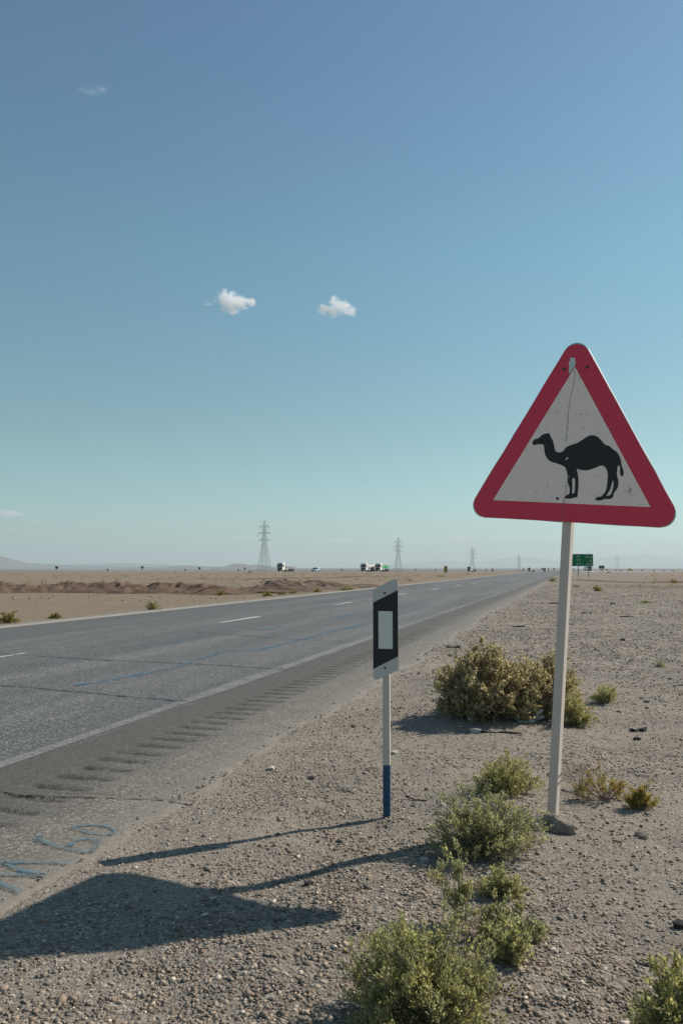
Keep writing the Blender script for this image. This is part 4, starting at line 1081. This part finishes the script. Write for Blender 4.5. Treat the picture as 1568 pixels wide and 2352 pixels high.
# ------------------------------------------------------------------ vehicles
def wheel(x_, y_, r_, parent, w_=.3):
    MB().cyl((x_ - w_ / 2, y_, r_), (x_ + w_ / 2, y_, r_), r_, None, 16).build('wheel', M['tyre'], parent)
def make_truck(name, label, load, cab='cabwhite', box_h=0):
    """front towards local -y"""
    rt = empty(name, (0, 0, 0)); tag(rt, label, 'truck', 'trucks on the opposite carriageway')
    c = MB()
    prof = [(0, .55), (0, 1.75), (.12, 3.0), (.32, 3.62), (1.0, 3.78), (2.15, 3.70), (2.2, .75), (1.3, .75), (1.3, .55)]
    c.prism(prof, (lambda y_, z_: (-1.2, y_, z_), lambda y_, z_: (1.2, y_, z_)))
    cabo = c.build('cab', M[cab], rt)
    ws = MB(); ws.prism([(-.02, 1.92), (.09, 3.1), (.14, 3.1), (.05, 1.92)], (lambda y_, z_: (-1.1, y_, z_), lambda y_, z_: (1.1, y_, z_))); ws.build('windscreen', M['glass'], rt)
    MB().box(0, .0, 1.30, 2.1, .08, .95).box(0, -.02, .68, 2.4, .12, .42).build('grille', M['grille'], rt)  # grille and bumper; dark grille sized up to stand in for cab-front shade
    for s_ in (-1, 1):
        MB().box(s_ * 1.205, .75, 2.35, .03, .8, .75).build('side_window', M['glass'], rt)
        MB().box(s_ * 1.42, .1, 2.35, .22, .16, .85).bar((s_ * 1.2, .3, 2.8), (s_ * 1.4, .1, 2.75), .05).build('mirror', M['grille'], rt)
        MB().box(s_ * .9, -.05, .95, .42, .06, .2).build('headlight', M['signwhite'], rt)
        MB().cyl((s_ * .95, 3.0, .85), (s_ * .95, 4.4, .85), .34, None, 12).build('fuel_tank', M['tank'], rt)
    MB().box(0, 5.6, .95, .9, 8.0, .28).box(0, 2.35, 1.7, 1.8, .2, 1.6).build('chassis', M['chassis'], rt)
    for y_ in (1.0, 5.2, 6.5, 8.6):
        for s_ in (-1, 1): wheel(s_ * 1.02, y_, .52, rt, .34 if y_ < 2 else .5)
    if load == 'flat':
        MB().box(0, 6.3, 1.5, 2.45, 7.4, .25, None, .03).build('flatbed', M['reddeck'], rt)
        rl = MB()
        for s_ in (-1, 1):
            rl.bar((s_ * 1.2, 2.6, 1.95), (s_ * 1.2, 10, 1.95), .08)
            for q in range(6): rl.bar((s_ * 1.2, 2.7 + q * 1.45, 1.62), (s_ * 1.2, 2.7 + q * 1.45, 1.95), .07)
        rl.build('side_rail', M['reddeck'], rt); MB().box(0, 2.62, 2.1, 2.4, .1, 1.1).build('headboard', M['chassis'], rt)
    elif load == 'tank':
        MB().cyl((0, 2.9, 2.05), (0, 10.0, 2.05), 1.05, None, 20).build('tank', M['tank'], rt); MB().box(0, 5.5, 3.14, .5, 3.5, .12).build('catwalk', M['grille'], rt)
    elif load == 'tipper':
        t_ = MB(); t_.prism([(2.8, 1.3), (2.6, 2.75), (9.9, 2.75), (9.4, 1.3)], (lambda y_, z_: (-1.2, y_, z_), lambda y_, z_: (1.2, y_, z_))); t_.build('tipper_body', M['tip'], rt)
        rb = MB()
        for q in range(5): 
            for s_ in (-1, 1): rb.box(s_ * 1.23, 3.4 + q * 1.35, 2.0, .06, .14, 1.35)
        rb.build('side_ribs', M['tip'], rt); MB().box(1.26, 5.6, 1.9, .05, .5, 1.6).build('side_tarp', M['chassis'], rt)
    elif load == 'bob':
        MB().box(0, 6.2, 1.35, 2.4, 7.5, .28).box(0, 3.0, 1.8, 2.3, .12, .7).build('flatbed', M['chassis'], rt)
    elif load == 'bales':
        MB().box(0, 6.3, 1.35, 2.4, 7.4, .25).build('flatbed', M['chassis'], rt)
        MB().box(0, 4.6, 2.1, 2.2, 3.6, 1.2, None, .15).box(0, 8.3, 1.95, 2.2, 2.8, .9, None, .15).build('covered_load', M['beige'], rt)
    elif load == 'box':
        MB().box(0, 6.2, 2.5, 2.5, 7.2, 2.5, None, .04).build('cargo_box', M[cab], rt)
        MB().box(0, .35, 3.75, 2.1, .5, .3).build('wind_deflector', M['grille'], rt)
    return rt
def put(o_b, u, d, yaw, sc_=1.0, dz=.12):
    x_ = at_depth(u, d); o_b.location = (x_, d, float(far_z(d)) + dz); o_b.rotation_euler = (0, 0, yaw); o_b.scale = (sc_,) * 3
    return o_b
YAW = R(-27)      # front (-y) swings to the left of the viewer
put(make_truck('flatbed_truck', 'white flatbed truck with red rails, nearest the tallest pylon', 'flat'), 643, 355, YAW, 1.1)
put(make_truck('tanker_truck', 'white truck hauling a pale tank, ahead of the green tipper', 'tank'), 834, 378, YAW, 1.1)
put(make_truck('tipper_truck', 'white cab truck with bright green tipper body', 'tipper'), 867, 384, YAW, 1.1)
put(make_truck('flatbed_truck', 'white cab truck with low dark flatbed below the third pylon', 'bob'), 1076, 590, R(-33), 1.1)
put(make_truck('loaded_truck', 'small distant white truck with beige load left of the road bend', 'bales'), 1214, 745, R(-35), 1.1)
put(make_truck('light_truck', 'small distant white truck with empty bed just left of the sign pole', 'bob'), 1249, 760, R(-30), 1.1)
put(make_truck('box_truck', 'white box truck with shaded front behind the right post of the green sign', 'box'), 1352, 455, R(-6), .95)
def make_pickup(name, label, body, bedload, cat):
    rt = empty(name, (0, 0, 0)); tag(rt, label, cat)
    c = MB(); c.prism([(0, .45), (0, .95), (1.2, 1.08), (1.75, 1.72), (3.0, 1.74), (3.2, 1.1), (4.9, 1.1), (4.9, .45)], (lambda y_, z_: (-.88, y_, z_), lambda y_, z_: (.88, y_, z_))); c.build('body', M[body], rt)
    c = MB(); c.prism([(1.20, 1.14), (1.66, 1.66), (1.62, 1.70), (1.14, 1.14)], (lambda y_, z_: (-.78, y_, z_), lambda y_, z_: (.78, y_, z_))); c.build('windscreen', M['glass'], rt)
    MB().box(0, -.01, .68, 1.6, .06, .3).build('grille', M['grille'], rt)
    for s_ in (-1, 1):
        MB().box(s_ * .885, 2.35, 1.38, .02, 1.2, .45).build('side_window', M['glass'], rt)
        for y_ in (.85, 3.9): wheel(s_ * .8, y_, .36, rt, .22)
    if bedload: MB().box(0, 4.0, 1.5, 1.5, 1.5, .9, None, .25).build('bed_load', M['cabwhite'], rt)
    else: MB().box(0, 4.05, 1.65, 1.74, 1.7, 1.2, None, .08).build('cargo_body', M[body], rt)
    return rt
put(make_pickup('pickup', 'pale blue pickup with a white load between the flatbed and the tanker', 'lightblue', True, 'pickup'), 719, 368, YAW, 1.05)
put(make_pickup('delivery_van', 'tiny yellow van on the far bend right of the small green sign', 'yellow', False, 'van'), 1440, 700, R(-45), 1.15, .2)

# ------------------------------------------------------------------ green direction signs and small roadside boards
def text_mesh(name, s_, size, loc, mat, parent, align='LEFT', sx=1.0):
    cu = bpy.data.curves.new(name, 'FONT'); cu.body = s_; cu.size = size; cu.align_x = align; cu.extrude = .002; cu.offset = size * .012
    tmp = bpy.data.objects.new('tmp', cu); C.objects.link(tmp)
    me = bpy.data.meshes.new_from_object(tmp.evaluated_get(bpy.context.evaluated_depsgraph_get())); me.name = name
    bpy.data.objects.remove(tmp); bpy.data.curves.remove(cu)
    me.transform(Matrix(((sx, 0, 0, loc[0]), (0, 0, -1, loc[1]), (0, 1, 0, loc[2]), (0, 0, 0, 1))))
    me.materials.clear(); me.materials.append(mat)
    ob = bpy.data.objects.new(name, me); C.objects.link(ob); ob.parent = parent; return ob
GD = 103.0; mpp = GD / 1829.0
gx = at_depth(1334, GD)
gs = empty('direction_sign', (gx, GD, gz1(gx, GD)), R(-3)); tag(gs, 'large green road sign with three lines of white writing behind the sign pole', 'road sign')
gzb = 1.3 - gs.location.z
z_of = lambda v: (1303 - v) * mpp + 1.3 - gs.location.z
zt, zb = z_of(1272.6), z_of(1300.6); xl, xr = at_depth(1303, GD) - gx, at_depth(1360, GD) - gx
MB().box((xl + xr) / 2, 0, (zt + zb) / 2, xr - xl, .04, zt - zb).build('panel', M['green'], gs)
fr = MB(); e_ = .05
for a_, b_ in (((xl + e_, zt - e_), (xr - e_, zt - e_)), ((xr - e_, zt - e_), (xr - e_, zb + e_)), ((xr - e_, zb + e_), (xl + e_, zb + e_)), ((xl + e_, zb + e_), (xl + e_, zt - e_))):
    fr.bar((a_[0], -.023, a_[1]), (b_[0], -.023, b_[1]), .03, .004, (0, 1, 0))
fr.build('white_border', M['signwhite'], gs)
rows = ['\ufe8d\u0631\u062f\u06a9\u0627\u0646', '\u06cc\u0632\u062f', '\u06a9\u0631\u0645\u0627\u0646']
rowz = [zt - .47, zt - .93, zt - 1.38]
nums = ['\u06f7\u06f3', '\u06f1\u06f3\u06f3', '\u0664\u0668\u0663']
# presentation forms laid right to left by hand, so the words read joined up
FORMS = [['\ufe8d', '\ufead', '\ufea9', '\ufb90', '\ufe8e', '\ufee5'], ['\ufbfe', '\ufeb0', '\ufea9'], ['\ufb90', '\ufeae', '\ufee3', '\ufe8e', '\ufee5']]
for k_ in range(3):
    text_mesh('place_name', ''.join(FORMS[k_][::-1]), .36, (xr - .16, -.0225, rowz[k_]), M['signwhite'], gs, 'RIGHT')
    text_mesh('distance_number', nums[k_], .40, (at_depth(1323, GD) - gx, -.0225, rowz[k_]), M['signwhite'], gs, 'LEFT')
for u, in ((1326,), (1349.5,)):
    x_ = at_depth(u, GD) - gx
    MB().box(x_, .07, (zt - .1) / 2 - .1, .09, .09, zt + .1).build('post', M['postgrey'], gs)
d2 = 330.0; m2 = d2 / 1829; x2_ = at_depth(1379.5, d2)
s2 = empty('direction_sign', (x2_, d2, float(far_z(d2)))); tag(s2, 'small distant green road sign right of the large green one', 'road sign')
z0 = (1303 - 1306.2) * m2 + 1.3 - s2.location.z; z1 = (1303 - 1299.2) * m2 + 1.3 - s2.location.z
MB().box(0, 0, (z0 + z1) / 2, 13.2 * m2, .05, z1 - z0).build('panel', M['green'], s2)
for k_ in (-1, 1): MB().box(k_ * 4.0 * m2, .08, (z1 - .1) / 2, .12, .12, z1 - .1).build('post', M['postgrey'], s2)
# striped hazard board
d3 = 185.0; m3 = d3 / 1829; x3 = at_depth(1022.5, d3)
hz = empty('hazard_board', (x3, d3, gz1(x3, d3)), R(-14)); tag(hz, 'upright hazard board with yellow and black diagonal stripes beyond the road', 'hazard board')
hb_ = 1.45
MB().box(0, 0, .12 + hb_ / 2, .78, .03, hb_).build('board', M['signback'], hz)
st_ = MB()
for q in range(-1, 3):
    zc = .30 + q * .48
    pts = [(-.37, zc + .48), (-.37, zc + .72), (.37, zc + .22), (.37, zc - .02)]
    pts = [(a_, min(max(b_, .14), .10 + hb_)) for a_, b_ in pts]
    if abs(pts[0][1] - pts[1][1]) + abs(pts[2][1] - pts[3][1]) < .05: continue
    st_.prism(pts, (lambda a_, b_: (a_, -.019, b_), lambda a_, b_: (a_, -.0155, b_)))
st_.build('yellow_stripes', M['hazy'], hz)
MB().box(-.2, .04, .6, .06, .05, 1.3).build('post', M['postgrey'], hz); MB().box(.2, .04, .6, .06, .05, 1.3).build('post', M['postgrey'], hz)

def board(name, u, vt, vb, vf, wpx, d, mat, label, cat, group, yaw=0.0):
    x_ = at_depth(u, d); zf = float(far_z(d)); m_ = d / 1829
    rt = empty(name, (x_, d, zf), yaw); tag(rt, label, cat, group)
    zt_, zb_ = (1303 - vt) * m_ + 1.3 - zf, max(.15, (1303 - vb) * m_ + 1.3 - zf)
    w_ = wpx * m_
    bd = MB(); bd.box(0, 0, (zt_ + zb_) / 2, w_, .04, zt_ - zb_)
    bd.build('panel', M[mat], rt)
    if mat == 'chevred':
        ch = MB(); h_ = zt_ - zb_; zc_ = (zt_ + zb_) / 2
        ch.prism([(-.3 * w_, zc_ + .4 * h_), (-.05 * w_, zc_ + .4 * h_), (.35 * w_, zc_), (-.05 * w_, zc_ - .4 * h_), (-.3 * w_, zc_ - .4 * h_), (.1 * w_, zc_)], (lambda a_, b_: (a_, -.03, b_), lambda a_, b_: (a_, -.021, b_)))
        ch.build('white_chevron', M['delwhite'], rt)
    MB().box(0, .06, zb_ * .5 + .1 - .15, .08, .08, zb_ + .5).build('post', M['postgrey'], rt)
    return rt
ordn = ['first', 'second', 'third', 'fourth', 'fifth', 'sixth', 'seventh', 'eighth', 'ninth', 'tenth', 'eleventh', 'twelfth', 'thirteenth', 'fourteenth', 'fifteenth', 'sixteenth']
lb_ = [(132, 1300.8, 1306.6, 6), (328, 1300.8, 1306.2, 5.4), (459, 1303, 1307.8, 4.6), (563, 1303.6, 1307.4, 3.8)]
for k_, (u, vt, vb, wp) in enumerate(lb_):
    board('road_board', u, vt, vb, 1313, wp, 300 + 12 * k_, 'signback', f'dark square board on a thin post on the left skyline, {ordn[k_]} from the left', 'sign board', 'dark boards seen from behind on the left skyline', R(15))
for k_, (u, vt, vb) in enumerate([(248.6, 1306, 1311), (426, 1306.8, 1311), (547.7, 1307, 1310.5), (785, 1306, 1310.2), (954, 1306.8, 1310.2), (999.5, 1307.5, 1310.8), (1115, 1308.2, 1311.6), (1129.7, 1306.4, 1313.4), (1200.5, 1306, 1311)]):
    board('marker_board', u, vt, vb, 1313, 2.6 if k_ not in (7,) else 3.4, 310 + 14 * k_, 'signback', f'narrow dark marker board on the skyline left of the road bend, {ordn[k_]} from the left', 'marker board', 'narrow marker boards on the skyline', R(10))
for k_, (u, vt, vb) in enumerate([(1243.5, 1304, 1308.5), (1256.8, 1303.8, 1307.2), (1270.6, 1304.8, 1308.6), (1315.8, 1305.6, 1308.6), (1327.5, 1309.6, 1312.6), (1340, 1305.7, 1309), (1380, 1307.5, 1311.8), (1390.9, 1306.8, 1310), (1411, 1309.6, 1312.8), (1424, 1308.4, 1312), (1448, 1308, 1310.8), (1472, 1308.8, 1311.6), (1499, 1309, 1312.2), (1523, 1309, 1312), (1543, 1309, 1312)]):
    board('chevron_sign', u, vt, vb, 1313, 3.6, 520 + 10 * k_, 'chevred', f'small red chevron sign on the far road bend, {ordn[k_]} from the left', 'chevron sign', 'red chevron signs along the far bend', R(-10))

# ------------------------------------------------------------------ hills and far mountains
def range_mesh(name, pts, d, depth, seed, rough=.25, n_u=240, n_v=18):
    """pts (u, v of crest) in picture units turned into a ridge of real height at distance d"""
    us = np.linspace(pts[0][0], pts[-1][0], n_u); vs = np.interp(us, [p_[0] for p_ in pts], [p_[1] for p_ in pts])
    hh = np.maximum((1302.5 - vs), 0) / 1829 * d + 12
    xx = (us - 784) / 1829 * d
    hh = hh * (1 + rough * fbm(us * .035, us * 0, seed, 5)) 
    vv = np.linspace(-1, 1, n_v)
    XX = xx[:, None] + 0 * vv; YY = d + vv[None] * depth + 0 * xx[:, None]
    prof = np.clip(1 - np.abs(vv), 0, 1) ** .8
    gul = 1 + .35 * fbm(XX / d * 90, YY / depth * 1.5, seed + 4, 4) * (1 - prof[None])
    ZZ = -12.5 + hh[:, None] * prof[None] * gul
    I, J = np.meshgrid(np.arange(n_v - 1), np.arange(n_u - 1)); a_ = (J * n_v + I).ravel()
    o_b = np_mesh(name, np.stack([XX, YY, ZZ], -1).reshape(-1, 3), np.stack([a_, a_ + n_v, a_ + n_v + 1, a_ + 1], 1), M['mount'], smooth=True)
    tag(o_b, kind='structure'); return o_b
range_mesh('hill', [(-140, 1262), (-60, 1268), (0, 1277), (30, 1283), (60, 1291), (110, 1294), (170, 1297), (260, 1300), (330, 1302)], 11000, 1200, 301, .06)
range_mesh('ridge', [(60, 1301), (150, 1297), (240, 1293.5), (290, 1292), (340, 1294), (430, 1298), (520, 1301)], 16000, 1500, 302, .06)
range_mesh('hill', [(370, 1302), (395, 1299.5), (412, 1299), (432, 1296.8), (450, 1298.5), (475, 1300.5), (500, 1302)], 8000, 400, 303, .12)
range_mesh('hill', [(505, 1302), (525, 1297), (545, 1294.3), (562, 1295), (575, 1298), (585, 1296), (600, 1295), (620, 1299.5), (640, 1302)], 8500, 400, 304, .12)
range_mesh('mountains', [(850, 1299), (940, 1293), (1010, 1287), (1080, 1291), (1150, 1283), (1210, 1279), (1260, 1284), (1330, 1287), (1390, 1280), (1430, 1274), (1452, 1277), (1480, 1271), (1510, 1277), (1545, 1279), (1600, 1288), (1700, 1294)], 26000, 2500, 305, .05)

# ------------------------------------------------------------------ clouds (volumes, above the haze)
def cloud(name, u, v, d, blobs, label, dens, seed, nscale, edge=.55, amp=.8, sh=(1, 1, 1)):
    """blobs: (u, v, radius px, depth factor, squash) in picture units; each a soft lump of the cloud"""
    m_ = d / 1829.0
    def at(pu, pv):
        rx_, rz_ = (pu - 784) / 1829.0, (1176 - pv) / 1829.0
        c_, s_ = math.cos(PITCH), math.sin(PITCH); ry_ = c_ - rz_ * s_
        return Vector((rx_ / ry_ * d, d, EYE + (s_ + rz_ * c_) / ry_ * d))
    ctr = at(u, v)
    bm = bmesh.new(); lumps = []
    for bu, bv_, br, sq in blobs:
        c = at(bu, bv_) - ctr; r_ = br * m_
        lumps.append((c, r_, sq))
        bmesh.ops.create_icosphere(bm, subdivisions=3, radius=1.0, matrix=Matrix.Translation(c) @ Matrix.Diagonal((r_ * 1.5, r_ * 1.5, r_ * 1.5 * sq, 1)))
    me = bpy.data.meshes.new(name); bm.to_mesh(me); bm.free()
    ob = bpy.data.objects.new(name, me); C.objects.link(ob)
    md = ob.modifiers.new('remesh', 'REMESH'); md.mode = 'VOXEL'; md.voxel_size = max(2.0, min(b_[2] for b_ in blobs) * m_ * .2)
    me2 = bpy.data.meshes.new_from_object(ob.evaluated_get(bpy.context.evaluated_depsgraph_get())); me2.name = name
    ob.modifiers.clear(); ob.data = me2
    ob.location = ctr
    m, n, b, o = newmat(name + '_vapour'); n.nodes.remove(b)
    vec = coords(n)
    best = None
    for c, r_, sq in lumps:
        mp = n.nodes.new('ShaderNodeMapping'); mp.vector_type = 'POINT'
        mp.inputs['Location'].default_value = (-c.x / r_, -c.y / r_, -c.z / (r_ * sq)); mp.inputs['Scale'].default_value = (1 / r_, 1 / r_, 1 / (r_ * sq)); L(n, vec, mp.inputs[0])
        ln = n.nodes.new('ShaderNodeVectorMath'); ln.operation = 'LENGTH'; L(n, mp.outputs[0], ln.inputs[0])
        f_ = math_(n, 'SUBTRACT', 1.0, ln.outputs['Value'])
        best = f_ if best is None else math_(n, 'SMOOTH_MAX', best, f_)
        if best is not f_: best.node.inputs[2].default_value = .15
    nz = math_(n, 'SUBTRACT', noise(n, vec, nscale, 8, .68, .3), .5)
    f_ = math_(n, 'ADD', best, math_(n, 'MULTIPLY', nz, amp * 2))
    dn = math_(n, 'MULTIPLY', maprange(n, f_, .12, .12 + edge), dens)
    vs_ = n.nodes.new('ShaderNodeVolumePrincipled'); vs_.inputs['Color'].default_value = (1, 1, 1, 1); vs_.inputs['Anisotropy'].default_value = .0
    L(n, dn, vs_.inputs['Density']); L(n, vs_.outputs[0], o.inputs['Volume'])
    me2.materials.clear(); me2.materials.append(m)
    m.cycles.volume_step_rate = .35
    tag(ob, label, 'cloud'); return ob
cloud('cloud', 540, 697, 2600, [(515, 684, 22, 1), (531, 689, 26, .9), (550, 695, 26, .8), (574, 694, 19, .6), (526, 704, 25, .6), (534, 714, 18, .5)], 'small white puffy cloud left of centre in the clear sky', .07, 1, .055, .7, 1.45)
cloud('cloud', 773, 708, 2600, [(762, 711, 23, .8), (745, 710, 20, .7), (768, 695, 18, 1.1), (786, 706, 25, .8), (804, 715, 18, .7)], 'small white puffy cloud with a raised tip right of centre', .07, 2, .055, .7, 1.45)
cloud('cloud_wisp', 486, 697, 2600, [(480, 698, 12, .35), (494, 694, 9, .5), (470, 699, 8, .25)], 'faint wisp trailing left of the left puffy cloud', .03, 3, .08, .7, .8)
cloud('cloud_wisp', 210, 208, 3000, [(190, 204, 14, .6), (212, 210, 26, .32), (235, 206, 17, .7)], 'faint wisp high in the left part of the sky', .006, 4, .05, .8, 1.3)
cloud('cloud', 20, 1180, 12500, [(-20, 1180, 34, .40), (20, 1180, 34, .36), (48, 1183, 18, .4)], 'thin pinkish cloud low at the left edge of the photo', .0075, 5, .009, .7, .6)
cloud('cloud_band', 1150, 1240, 26000, [(960, 1244, 60, .16), (1060, 1240, 70, .14), (1160, 1240, 60, .14), (1250, 1244, 60, .12), (560, 1236, 60, .12), (1400, 1246, 60, .12), (1530, 1245, 60, .12), (780, 1242, 60, .12)], 'faint pinkish band of cloud low above the horizon', .0022, 6, .0035, .7, .5)

# ------------------------------------------------------------------ haze
hb2 = MB().box(0, 18550, 320, 60400, 43300, 667).build('haze', None)
m, n, b, o = newmat('haze_air'); n.nodes.remove(b)
pv = n.nodes.new('ShaderNodeVolumePrincipled')
pv.inputs['Color'].default_value = (.66, .745, .765, 1); pv.inputs['Density'].default_value = 9e-5; pv.inputs['Anisotropy'].default_value = .2
L(n, pv.outputs[0], o.inputs['Volume'])
hb2.data.materials.append(m)
tag(hb2, 'pale blue desert haze softening the distance', 'haze', kind='stuff')
